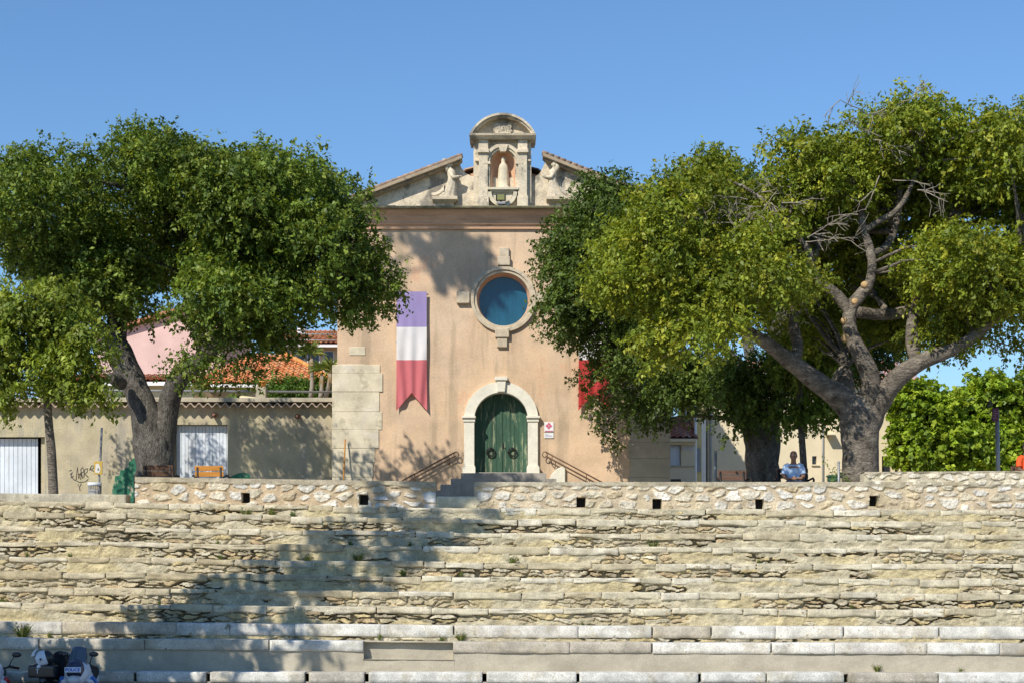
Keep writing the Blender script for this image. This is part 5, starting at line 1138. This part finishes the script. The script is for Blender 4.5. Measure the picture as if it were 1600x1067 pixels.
# plane trees
d = 66.0
for i, (px, lab, ells) in enumerate(((1478, 'bright green plane tree just right of the big trunk', [(1450, 650, d, 75, 75, 1.7), (1430, 690, d - .3, 60, 40, 1.2), (1495, 690, d - .5, 55, 45, 1.2), (1450, 722, d - .4, 62, 30, 1.1)]),
                                     (1533, 'bright green plane tree behind the sign post', [(1555, 630, d + 1, 70, 60, 1.7), (1545, 690, d + .3, 60, 45, 1.4), (1515, 640, d + 1, 45, 55, 1.2), (1540, 722, d, 58, 28, 1.1)]),
                                     (1625, 'bright green plane tree at the right edge of the photo', [(1625, 640, d + .5, 70, 75, 1.8), (1610, 700, d + .2, 55, 40, 1.2), (1605, 724, d, 50, 26, 1.0)]))):
    tree('plane_tree', lab, 'tree', d, px, [[(px, 780, 9), (px - 1, 745, 8), (px - 3, 715, 7), (px + (-10, 8, 0)[i], 680, 6), (px + (-20, 14, 2)[i], 630, 4)], [(px - 2, 722, 5.5), (px + 15, 690, 4.5), (px + 22, 650, 3)]],
         ells, BRIGHT, 'bark_pale', 20 + i, spacing=1.1, rmin=.45, rmax=.75, per=560, Lf=.17, Wf=.14, group='plane trees beyond the right wall', droop=.3, noise=.05)
# trees out of the picture at the left that shade the terraces
def shade_tree(label, trunk, ht, pts, seed, r0=.35, per=420, Lf=.16, Wf=.10, top_only=False):
    x, y, z0 = trunk; t = thing('shade_tree', label, 'tree', trunk); rg = np.random.RandomState(seed)
    m = MB(); top = np.array([x, y, z0 + ht]); p, r = resample([(x, y, z0), (x + .1, y, z0 + ht * .35), (x - .1, y + .1, z0 + ht * .7), tuple(top)], [r0, r0 * .8, r0 * .55, r0 * .2], 14); m.tube(p, r, 12, noise=.1, seed=seed)
    tr = m.build('trunk', MT['bark_dark'], t); m = MB(); cs = np.array([q_[:3] for q_ in pts]); rs = np.array([q_[3] for q_ in pts]) * 1.12
    for i, c in enumerate(cs):
        if top_only and i % 4: continue
        k = len(p) - 2 if top_only else np.argmin(np.abs(p[:, 2] - (c[2] - .35 * np.hypot(c[0] - x, c[1] - y)))); a = p[k]; L0 = np.linalg.norm(c - a); m.tube(wob(bez(a, a + (c - a) * .5 + np.array([0, 0, L0 * .1]), c, 9), .12, seed + i), np.linspace(.035 + .012 * L0, .015, 9), 6)
    m.build('branch', MT['bark_dark'], tr)
    v, col = clump_leaves(rg, cs, rs, per, Lf, Wf, DARK, .5); leaf_object('crown', v, col, MT['leaf'], t)
S1 = []
for _i, (px, py, dd, r) in enumerate(((20, 1045, 27.4, .55), (90, 1020, 27.7, .6), (160, 1040, 27.4, .65), (240, 1030, 27.6, .65), (300, 1005, 28.0, .6), (370, 1020, 27.7, .6), (200, 955, 28.9, .45), (270, 935, 29.5, .4), (350, 960, 28.9, .5), (420, 985, 28.4, .5), (330, 905, 30.3, .5), (400, 915, 30.2, .45), (450, 950, 29.0, .4), (480, 905, 30.3, .5), (395, 850, 31.8, .3), (480, 880, 31, .45), (550, 890, 30.8, .5), (600, 870, 31.5, .4),
                         (540, 845, 32.3, .5), (620, 850, 32, .5), (520, 815, 33.0, .45), (600, 825, 32.8, .5), (670, 835, 32.5, .5), (580, 790, 34.4, .4), (650, 800, 33.9, .45), (720, 810, 33.4, .5), (760, 795, 34, .35), (665, 770, 35, .4), (720, 770, 35, .4), (575, 765, 35, .25), (480, 1000, 28.1, .22))):
    S1.append(raypt(px, py, dd, (P(px, py, dd)[0] + .296 * dd) / .925 + 1.05) + (r * (.78, .55, .72, .85)[_i % 4],))
S1 += [raypt(-80, 1000, 28, 8.3) + (.8,), raypt(-160, 1020, 27.5, 8.3) + (.9,), raypt(60, 1090, 26, 8) + (.9,), raypt(160, 1090, 26, 8) + (.9,), raypt(40, 1000, 27.9, 8.4) + (.4,), raypt(110, 1060, 26, 8) + (.7,)]
shade_tree('tall dark tree standing left of the photographer and shading the terraces', (-13.0, 18.0, 0), 13.5, S1, 51, .35, 1500, .16, .10)
S2 = [raypt(a, b, DF, 12.5) + (r,) for a, b, r in ((705, 390, .5), (725, 410, .55), (700, 372, .35), (742, 418, .4), (690, 415, .38), (718, 432, .42), (745, 395, .3), (668, 382, .22), (640, 368, .2), (615, 358, .2), (735, 375, .2))]
shade_tree('very tall tree left of the square whose top branch shades the church front', (-19.0, 36.5, PZ), 23.5, S2, 52, .5, 900, .16, .10, True)
# ------------------------------------------------------------------ benches
def bench(label, px, d, face, wood, wpx, top_py, group='slatted seats behind the parapet'):
    """single seat bench; face=+1 looks away from the camera (we see its back), -1 looks at it"""
    x = P(px, 0, d)[0]; ztop_ = P(0, top_py, d)[2] - PZ; hw = wpx / 2 * d / F
    t = thing('bench', label, 'bench', (x, d, PZ), group)
    f = face; yb_ = d - f * .0
    for k in range(2):
        m = MB(); z1 = PZ + ztop_ - k * .125; m.sweep([(yb_ - f * .02 + f * .02 * k, z1 - .105), (yb_ - f * .02 + f * .02 * k + .025, z1 - .105), (yb_ - f * .04 + f * .02 * k + .025, z1), (yb_ - f * .04 + f * .02 * k, z1)], x - hw, x + hw); m.build('back_slat', MT[wood], t, bevel=.006)
    for k in range(4):
        m = MB(); y0 = yb_ + f * (.07 + k * .11); a, b = sorted((y0, y0 + f * .095)); m.box(x - hw, x + hw, a, b, PZ + .42, PZ + .45); m.build('seat_slat', MT[wood], t, bevel=.006)
    for s in (-1, 1):
        xx = x + s * (hw - .06); m = MB()
        m.tube([(xx, yb_ - f * .03, PZ + ztop_ - .03), (xx, yb_ + f * .03, PZ + .5), (xx, yb_ + f * .02, PZ + .3), (xx, yb_ - f * .05, PZ)], .022, 8)
        xo = x + s * (hw + .03)
        m.tube([(xo - s * .05, yb_, PZ + .62), (xo + s * .02, yb_ + f * .06, PZ + .66), (xo + s * .03, yb_ + f * .25, PZ + .67), (xo + s * .02, yb_ + f * .42, PZ + .63), (xo, yb_ + f * .47, PZ + .5), (xo - s * .03, yb_ + f * .46, PZ)], .024, 8)
        m.tube([(xx, yb_ + f * .03, PZ + .41), (xx, yb_ + f * .47, PZ + .41)], .018, 6); m.build('iron_side', MT['iron'], t)
    return t
bench('dark brown slatted seat with its back to us in front of the forked trunk', 247, 37.2, 1, 'wood_brown', 47, 726.5)
bench('bright orange slatted seat with its back to us by the garage door', 327, 37.2, 1, 'wood_orange', 45, 727.5)
bench('empty brown slatted seat facing us left of the stout shaded trunk', 1144, 38.4, -1, 'wood_brown', 45, 734)
bench('brown slatted seat on which the man in the pale shirt sits', 1238, 38.6, -1, 'wood_brown', 50, 731)
# ------------------------------------------------------------------ people
def solid(m, name, parent, mat, vox=.010, smooth=4):
    o = m.build(name, mat, parent, recalc=True)
    r = o.modifiers.new('remesh', 'REMESH'); r.mode = 'VOXEL'; r.voxel_size = vox; r.use_smooth_shade = True
    s_ = o.modifiers.new('smooth', 'SMOOTH'); s_.factor = .5; s_.iterations = smooth
    return o
def person(label, loc, rot, skin, shirt, trousers, hair, lean=0):
    t = thing('person', label, 'person', loc); M4 = Matrix.Translation(loc) @ Matrix.Rotation(rot, 4, 'Z')
    def mats(nm, c): return M(nm, c, rough=.7, var=.08, scale=8, bump=.1, fine=.05)
    sk = mats('skin', skin)
    m = MB(); hz = 1.165
    m.ball((0, -.035, hz), (.074, .092, .108), nu=20, nv=14); m.ball((0, -.06, hz - .062), (.055, .062, .055)); m.ball((0, -.133, hz - .012), (.014, .02, .022)); m.ball((0, -.118, hz + .032), (.052, .018, .012)); m.ball((0, -.118, hz - .060), (.026, .012, .010)); m.ball((0, -.105, hz - .09), (.03, .022, .022))
    for s in (-1, 1): m.ball((s * .076, -.02, hz - .005), (.012, .022, .032)); m.ball((s * .04, -.095, hz - .025), (.022, .02, .02))
    m.tube([(0, -.005, .97), (0, -.01, 1.03), (0, -.02, 1.10)], [.075, .058, .055], 12)
    m.tube([(0, 0, .50), (0, .02, .62), (0, .02, .78), (0, .01, .92), (0, .0, .99)], [.13, .135, .145, .15, .09], 16)
    for s in (-1, 1):
        m.tube([(s * .11, .0, .96), (s * .168, .0, .93), (s * .205, -.02, .80), (s * .215, -.05, .70), (s * .15, -.18, .655), (s * .075, -.235, .65)], [.06, .062, .05, .044, .036, .026], 12)
        hx = s * .045; m.ball((hx, -.25, .652), (.042, .036, .024)); 
        for k in range(4):
            zz = .672 - k * .016; l_ = (.062, .07, .066, .05)[k]; m.tube([(hx - s * .02, -.265, zz), (hx - s * (.02 + l_ * .55), -.282 + .003 * k, zz - .003), (hx - s * (.02 + l_), -.268 + .004 * k, zz - .008)], [.0105, .0098, .0085], 7)
        m.tube([(hx, -.24, .672), (hx - s * .02, -.255, .695), (hx - s * .045, -.26, .70)], [.013, .0115, .0095], 7)
        m.tube([(s * .09, .0, .51), (s * .12, -.22, .53), (s * .14, -.45, .51), (s * .14, -.47, .45), (s * .13, -.44, .25), (s * .13, -.42, .09)], [.085, .08, .062, .058, .052, .036], 12)
        m.tube([(s * .13, -.40, .055), (s * .135, -.50, .05), (s * .14, -.60, .035)], [.042, .042, .03], 10)
    m.xform(M4); body = solid(m, 'body', t, sk, .009)
    m = MB(); m.tube([(0, 0, .50), (0, .02, .60), (0, .02, .78), (0, .01, .91), (0, .0, .985)], [.145, .15, .152, .150, .10], 18)
    m.ball((0, -.06, .66), (.145, .115, .13))
    for s in (-1, 1): m.tube([(s * .09, .0, .955), (s * .162, .0, .93), (s * .20, -.015, .84), (s * .212, -.035, .755)], [.075, .074, .066, .064], 12)
    m.xform(M4); solid(m, 'shirt', t, mats('shirt_cloth', shirt), .012)
    m = MB(); m.tube([(0, .03, .45), (0, .01, .53), (0, .02, .58)], [.15, .165, .15], 14)
    for s in (-1, 1): m.tube([(s * .085, .0, .51), (s * .12, -.22, .525), (s * .14, -.46, .51), (s * .14, -.475, .44), (s * .132, -.445, .25), (s * .13, -.43, .10)], [.105, .098, .08, .076, .07, .065], 12)
    m.xform(M4); solid(m, 'trousers', t, mats('trouser_cloth', trousers), .012)
    for s in (-1, 1):
        m = MB(); m.tube([(s * .13, -.375, .055), (s * .135, -.48, .055), (s * .14, -.61, .035), (s * .14, -.645, .03)], [.052, .052, .045, .02], 10); m.xform(M4); solid(m, 'shoe', t, mats('shoe', (.05, .05, .05)), .01)
    m = MB(); m.ball((0, -.012, hz + .040), (.078, .088, .075), nu=20, nv=14); m.xform(M4); o = solid(m, 'hair', t, mats('hair', hair), .009)
    for s in (-1, 1):
        m = MB(); m.ball((s * .03, -.121, hz + .008), (.012, .008, .007), (.75, .73, .70), 10, 6); m.ball((s * .03, -.128, hz + .008), (.005, .003, .005), (.03, .02, .02), 8, 5); m.xform(M4); m.build('eye', MT['fig'], t)
    return t
mx = P(1238, 0, 38.6)[0]
person('man in pale blue t-shirt and jeans sitting with hands clasped in his lap', (mx, 38.44, PZ), R(-6), (.30, .16, .10), (.42, .55, .74), (.035, .045, .09), (.22, .20, .18))
ox = P(1603, 0, 36.6)[0]
bench('slatted seat at the right edge under the person in the orange shirt', 1603, 36.75, -1, 'wood_brown', 46, 728)
person('person in bright orange shirt sitting behind the raised wall at the right edge', (ox, 36.6, PZ + .04), R(25), (.16, .085, .055), (.80, .10, .02), (.03, .03, .04), (.03, .025, .02))
# ------------------------------------------------------------------ small things on the square
t = thing('planter', 'small green planter with a leafy plant left of the big right trunk', 'planter', (P(1303, 0, 38.2)[0], 38.2, PZ))
x = P(1303, 0, 38.2)[0]; m = MB(); z1 = P(0, 742, 38.2)[2]
m.hprism([(x - .13, 38.1), (x + .13, 38.1), (x + .13, 38.3), (x - .13, 38.3)], PZ, z1 - .02, (.05, .12, .07)); m.hprism([(x - .15, 38.08), (x + .15, 38.08), (x + .15, 38.32), (x - .15, 38.32)], z1 - .04, z1, (.05, .14, .08)); m.build('box', MT['fig'], t, bevel=.008)
v, col = clump_leaves(np.random.RandomState(2), np.array([(x - .04, 38.2, z1 + .05), (x + .06, 38.2, z1 + .04)]), np.array([.11, .10]), 3500, .06, .03, [(.16, .22, .03), (.12, .18, .025)], .1); leaf_object('foliage', v, col, MT['leaf'], t)
t = thing('post', 'slim dark metal post standing against the big right trunk', 'post', (P(1310.5, 0, 38.0)[0], 38.0, PZ))
m = MB(); x = P(1310.5, 0, 38.0)[0]; m.tube([(x, 38, PZ), (x, 38, P(0, 722, 38)[2])], .028, 10); m.ball((x, 38, P(0, 722, 38)[2]), .034); m.lathe([(.05, 0), (.05, .03), (.03, .05)], (x, 38, PZ), 12); m.build('post_body', MT['metal'], t)
t = thing('post', 'slim grey metal post in front of the shaded cream wall', 'post', (P(1118, 0, 44)[0], 44, PZ))
m = MB(); x = P(1118, 0, 44)[0]; zt3 = P(0, 706, 44)[2]; m.tube([(x, 44, PZ), (x, 44, zt3)], .035, 10); m.ball((x, 44, zt3), .042); m.lathe([(.06, 0), (.06, .03), (.035, .05)], (x, 44, PZ), 12); m.build('post_body', MT['metal'], t)
# sign post at right
ds = 41.0; t = thing('sign_post', 'leaning grey pole with a small dark purple sign in front of the plane trees', 'sign', (P(1560, 0, ds)[0], ds, PZ))
m = MB(); a, b = P(1561, 780, ds), P(1557.5, 640, ds); m.tube([(a[0], ds, PZ), b], .05, 10); m.build('pole', MT['metal'], t)
m = MB(); c = P(1553.5, 648, ds); m.box(c[0] - .075, c[0] + .075, ds - .12, ds - .06, c[2] - .16, c[2] + .16, (.11, .035, .06)); pn = m.build('sign_panel', MT['paint'], t, bevel=.012)
m = MB()
for k, (w_, o_) in enumerate(((.05, 0), (.07, .01), (.045, -.01), (.06, 0))): m.box(c[0] - w_ + o_, c[0] + w_ * .6 + o_, ds - .126, ds - .121, c[2] + .08 - k * .055, c[2] + .095 - k * .055, (.30, .18, .22))
m.build('print_line', MT['paint'], pn)
# notice pole and bin at left, in front of the garage wall
dp = 51.5; t = thing('notice_pole', 'slim grey pole carrying a yellow framed notice beside the wire bin', 'pole', (P(153, 0, dp)[0], dp, PZ))
m = MB(); a, b = P(155.5, 775, dp), P(159, 668, dp); m.tube([(a[0], dp, PZ), P(155, 740, dp), P(157, 715, dp), b], .035, 10); m.build('pole', MT['metal'], t)
m = MB(); x0, x1, z0, z1 = P(148, 0, dp)[0], P(161, 0, dp)[0], P(0, 741, dp)[2], P(0, 720.5, dp)[2]; m.box(x0, x1, dp - .09, dp - .05, z0, z1, (.50, .34, .07)); m.build('frame', MT['yelpaper'], t, bevel=.01)
m = MB(); m.prism([(x0 + .03, z0 + .06), (x0 + .15, z0 + .04), (x0 + .20, z0 + .16), (x0 + .14, z0 + .33), (x0 + .05, z0 + .30)], [], dp - .096, dp - .091, (.62, .60, .56)); m.ball((x0 + .13, dp - .094, z0 + .15), (.035, .004, .045), (.18, .16, .13)); m.build('notice', MT['yelpaper'], t)
t = thing('litter_bin', 'round grey wire litter bin at the foot of the garage wall', 'bin', (P(148, 0, 50.5)[0], 50.5, PZ))
x, y = P(148, 0, 50.5)[0], 50.5; zt4 = P(0, 753.5, 50.5)[2]; m = MB()
for k in range(22):
    a = 2 * math.pi * k / 22; m.tube([(x + .16 * math.cos(a), y + .16 * math.sin(a), PZ + .05), (x + .19 * math.cos(a), y + .19 * math.sin(a), zt4 - .08)], .007, 4)
for h, r_ in ((PZ + .05, .16), (PZ + .3, .175), (zt4 - .25, .187)): A = np.linspace(0, 2 * math.pi, 25); m.tube([(x + r_ * math.cos(a), y + r_ * math.sin(a), h) for a in A], .009, 5)
m.build('wire_basket', MT['metal'], t)
m = MB(); m.lathe([(.195, 0), (.205, .01), (.205, .09), (.185, .09), (.185, 0)], (x, y, zt4 - .09), 24); m.build('rim', MT['roll'], t)
m = MB(); m.lathe([(.13, 0), (.155, .3), (.16, zt4 - PZ - .28), (.02, zt4 - PZ - .24)], (x, y, PZ + .06), 18, (.45, .45, .44)); m.build('bin_bag', MT['fig'], t)
t = thing('iron_stake', 'short rusty orange stake leaning on the pale church corner', 'stake', (P(538, 0, 51.7)[0], 51.7, PZ))
m = MB(); a = P(537, 742, 51.6); b = P(539.5, 686, 51.85); m.tube([(a[0], 51.5, PZ), a, b], .022, 8, (.50, .22, .04)); m.build('stake_body', MT['terracotta'], t)
# ------------------------------------------------------------------ motorcycles
def lump(name, mat, parent, M4, parts, col, vox=.014, sm=6):
    m = MB()
    for p in parts:
        if p[0] == 't': m.tube(p[1], p[2], 12, col)
        elif p[0] == 'b': m.ball(p[1], p[2], col)
        else: m.box(*p[1], col)
    m.xform(M4); o = m.build(name, mat, parent)
    r = o.modifiers.new('remesh', 'REMESH'); r.mode = 'VOXEL'; r.voxel_size = vox; r.use_smooth_shade = True
    s_ = o.modifiers.new('smooth', 'SMOOTH'); s_.factor = .5; s_.iterations = sm
    return o
BLK, WHT, BLU, RED = (.02, .02, .022), (.72, .74, .78), (.04, .16, .50), (.45, .03, .04)
def paint(c): return M('paint', c, rough=.25, var=.03, fine=.02, bump=0, spec=.6)
PB, PW, PU, PR = paint(BLK), paint(WHT), paint(BLU), paint(RED); SEAT = M('seat_vinyl', (.025, .025, .027), rough=.6, var=.1, bump=.2)
def bike(label, x, y, rot, main, accent, screen=True, case=False, police=False, h=1.0, sp=1.0):
    t = thing('motorcycle', label, 'motorcycle', (x, y, 0), 'parked motorcycles'); M4 = Matrix.Translation((x, y, 0)) @ Matrix.Rotation(rot, 4, 'Z') @ Matrix.Scale(.96, 4)
    for yy in (-.70, .68):
        w_ = bpy.data.objects.new('wheel', None); C.objects.link(w_); w_.parent = t; OFF[w_.name] = OFF[t.name]
        m = MB(); m.lathe([(.22, -.05), (.27, -.06), (.305, -.035), (.315, 0), (.305, .035), (.27, .06), (.22, .05)], (0, yy, .315), 28, axis='x'); m.xform(M4); m.build('tyre', MT['rubber'], w_)
        m = MB(); m.lathe([(.05, -.045), (.055, -.05), (.055, .05), (.05, .045)], (0, yy, .315), 14, axis='x'); m.lathe([(.205, -.045), (.225, -.045), (.225, .045), (.205, .045), (.205, -.045)], (0, yy, .315), 28, axis='x')
        for k in range(5): a = 2 * math.pi * k / 5; m.tube([(0, yy + .05 * math.cos(a), .315 + .05 * math.sin(a)), (0, yy + .21 * math.cos(a), .315 + .21 * math.sin(a))], .016, 6)
        m.xform(M4); m.build('rim', MT['metal'], w_)
    lump('engine', MT['metal'], t, M4, [('x', (-.15, .15, -.28, .22, .26, .56)), ('b', (0, -.05, .56), (.17, .24, .12)), ('t', [(-.14, -.2, .34), (-.2, .1, .25), (-.2, .75, .38)], [.03, .035, .06])], (.2, .2, .2))
    m = MB()
    for s in (-1, 1): m.tube([(s * .1, -.70, .315), (s * .1, -.5, .95)], .028, 8)
    m.xform(M4); m.build('fork', MT['metal'], t)
    lump('front_mudguard', main, t, M4, [('t', [(0, -.98, .48), (0, -.85, .61), (0, -.66, .655), (0, -.48, .58)], [.05, .075, .08, .06])], (1, 1, 1))
    lump('fairing', main, t, M4, [('t', [(0, -.82, .80), (0, -.68, .90), (0, -.50, .96 * h)], [.10, .19, .21]), ('t', [(-.19, -.6, .84), (-.24, -.42, .62), (-.2, -.2, .42)], [.07, .10, .06]), ('t', [(.19, -.6, .84), (.24, -.42, .62), (.2, -.2, .42)], [.07, .10, .06])], (1, 1, 1))
    for s in (-1, 1): lump('side_stripe', accent, t, M4, [('t', [(s * .235, -.62, .86), (s * .305, -.44, .66), (s * .24, -.22, .46)], [.04, .055, .03])], (1, 1, 1))
    lump('tank', main, t, M4, [('b', (0, -.20, .84), (.17, .30, .14))], (1, 1, 1))
    lump('seat', SEAT, t, M4, [('t', [(0, .02, .80), (0, .30, .80), (0, .62, .88), (0, .82, .90)], [.10, .13, .12, .08])], (1, 1, 1))
    lump('tail', main, t, M4, [('t', [(0, .4, .70), (0, .7, .77), (0, .95, .84)], [.13, .12, .06])], (1, 1, 1))
    m = MB(); m.ball((0, -.885, .83), (.10, .05, .075)); m.xform(M4); m.build('headlight', M('lamp_glass', (.5, .52, .55), rough=.1, var=0, bump=0, fine=0, spec=.7), t)
    m = MB(); m.tube([(-.38 * sp, -.30, 1.0), (-.30 * sp, -.40, 1.03), (-.1, -.52, .98), (.1, -.52, .98), (.30 * sp, -.40, 1.03), (.38 * sp, -.30, 1.0)], .016, 8)
    for s in (-1, 1): m.tube([(s * sp * .40, -.28, .995), (s * sp * .27, -.42, 1.03)], .024, 8)
    m.xform(M4); m.build('handlebar', PB, t)
    for s in ((-1, 1) if not case else ()):
        m = MB(); m.tube([(s * sp * .27, -.44, 1.03), (s * sp * .31, -.48, 1.12), (s * sp * .36, -.48, 1.19)], .009, 6); m.ball((s * sp * .39, -.47, 1.215), (.075, .022, .042)); m.xform(M4); m.build('mirror', PB, t)
    if screen:
        m = MB(); V = [[(.16 * (1 - .25 * v * v) * u, -.72 + .18 * v + .07 * u * u, 1.0 + .34 * v - .03 * u * u) for u in np.linspace(-1, 1, 11)] for v in np.linspace(0, 1, 8)]; m.grid(V); m.xform(M4); o = m.build('windscreen', MT['clear'], t); s_ = o.modifiers.new('solid', 'SOLIDIFY'); s_.thickness = .006
    if case:
        lump('top_case', PB, t, M4, [('x', (-.21, .21, .62, 1.02, .86, 1.06)), ('b', (0, .82, 1.05), (.20, .19, .06))], (1, 1, 1), .016, 8)
        m = MB(); m.box(.02, .075, 1.028, 1.040, .985, .995, (.7, .7, .7)); m.box(.04, .052, 1.028, 1.040, .93, .99, (.7, .7, .7)); m.xform(M4); m.build('case_mark', MT['paint'], t)
    if police:
        lump('front_panel', paint((.03, .035, .07)), t, M4, [('t', [(0, -.86, .90), (0, -.78, 1.0), (0, -.68, 1.06)], [.11, .15, .12])], (1, 1, 1))
        m = MB(); m.box(-.125, .125, -.965, -.945, .955, 1.035, (.75, .78, .85)); m.xform(M4); pl_ = m.build('police_plate', MT['paint'], t, bevel=.004)
        tm = text_mb('POLICE', .068, .003, (.02, .12, .50), bold=.002); tm.xform(M4 @ Matrix.Translation((0, -.967, .995)) @ Matrix.Rotation(R(90), 4, 'X')); tm.build('lettering', MT['paint'], pl_)
    return t
def bx_(px, d): return (px - CX) * d / F
bike('white and blue police motorcycle with windscreen and lettered front plate', bx_(113, 26), 26.75, R(3), PW, PU, True, False, True, 1.0, .6)
bike('white and red motorcycle cut by the left edge showing a black mirror', bx_(-24, 26), 26.5, R(10), PW, PR, False)
b2 = bike('black motorcycle with top case between the two white motorcycles', bx_(68, 26), 26.95, R(178), PB, PB, False, True)
# helmet resting on the black top case
hx, hy, hz = bx_(66, 25.95), 26.08, P(0, 1028, 26.1)[2]
t = thing('helmet', 'white flip-up helmet with dark visor lying on the black motorcycle', 'helmet', (hx, hy, hz - .12)); HM = Matrix.Translation((hx, hy, hz)) @ Matrix.Rotation(R(-18), 4, 'Y')
m = MB(); m.ball((0, 0, 0), (.145, .125, .13), nu=24, nv=16); m.xform(HM); m.build('liner', PB, t)
m = MB(); V = [[(-.02 + .152 * math.cos(b) * math.cos(a), .132 * math.cos(b) * math.sin(a), .137 * math.sin(b)) for a in np.linspace(R(-128), R(128), 29)] for b in np.linspace(R(-48), R(66), 12)]; m.grid(V); m.xform(HM); o = m.build('shell', PW, t); o.modifiers.new('solid', 'SOLIDIFY').thickness = .012
m = MB(); V = [[(-.03 + .17 * math.cos(b) * math.cos(a), .14 * math.cos(b) * math.sin(a), .02 + .16 * math.sin(b)) for a in np.linspace(R(120), R(240), 21)] for b in np.linspace(R(22), R(70), 8)]; m.grid(V); m.xform(HM); o = m.build('raised_visor', PW, t); o.modifiers.new('solid', 'SOLIDIFY').thickness = .014
m = MB(); V = [[(-.02 + (.155 + .02 * k) * math.cos(a), .135 * math.sin(a), -.07 - .045 * k) for a in np.linspace(R(105), R(255), 21)] for k in (0, .5, 1)]; m.grid(V); m.xform(HM); o = m.build('chin_bar', PW, t); o.modifiers.new('solid', 'SOLIDIFY').thickness = .018
m = MB(); m.lathe([(.034, 0), (.034, -.02), (.026, -.024), (.0, -.025)], (-.02, -.125, .0), 18, axis='y'); m.xform(HM); m.build('hinge_cap', MT['roll'], t)
m = MB(); m.lathe([(.018, 0), (.016, -.006), (.0, -.007)], (-.02, -.15, .0), 14, axis='y'); m.xform(HM); m.build('hinge_screw', PB, t)
# jacket over the black motorcycle
t = thing('jacket', 'black riding jacket draped over the seat of the black motorcycle', 'jacket', (bx_(88, 26.3), 26.5, .9))
lump('jacket_cloth', M('jacket_cloth', (.012, .012, .014), rough=.8, var=.1, bump=.3), t, Matrix.Identity(4), [('b', (bx_(88, 26.3), 26.5, 1.05), (.14, .14, .16)), ('b', (bx_(84, 26.3), 26.45, .95), (.17, .14, .16)), ('t', [(bx_(92, 26.3), 26.4, 1.1), (bx_(97, 26.3), 26.35, .95), (bx_(99, 26.3), 26.3, .8)], [.08, .075, .06])], (1, 1, 1), .014, 5)
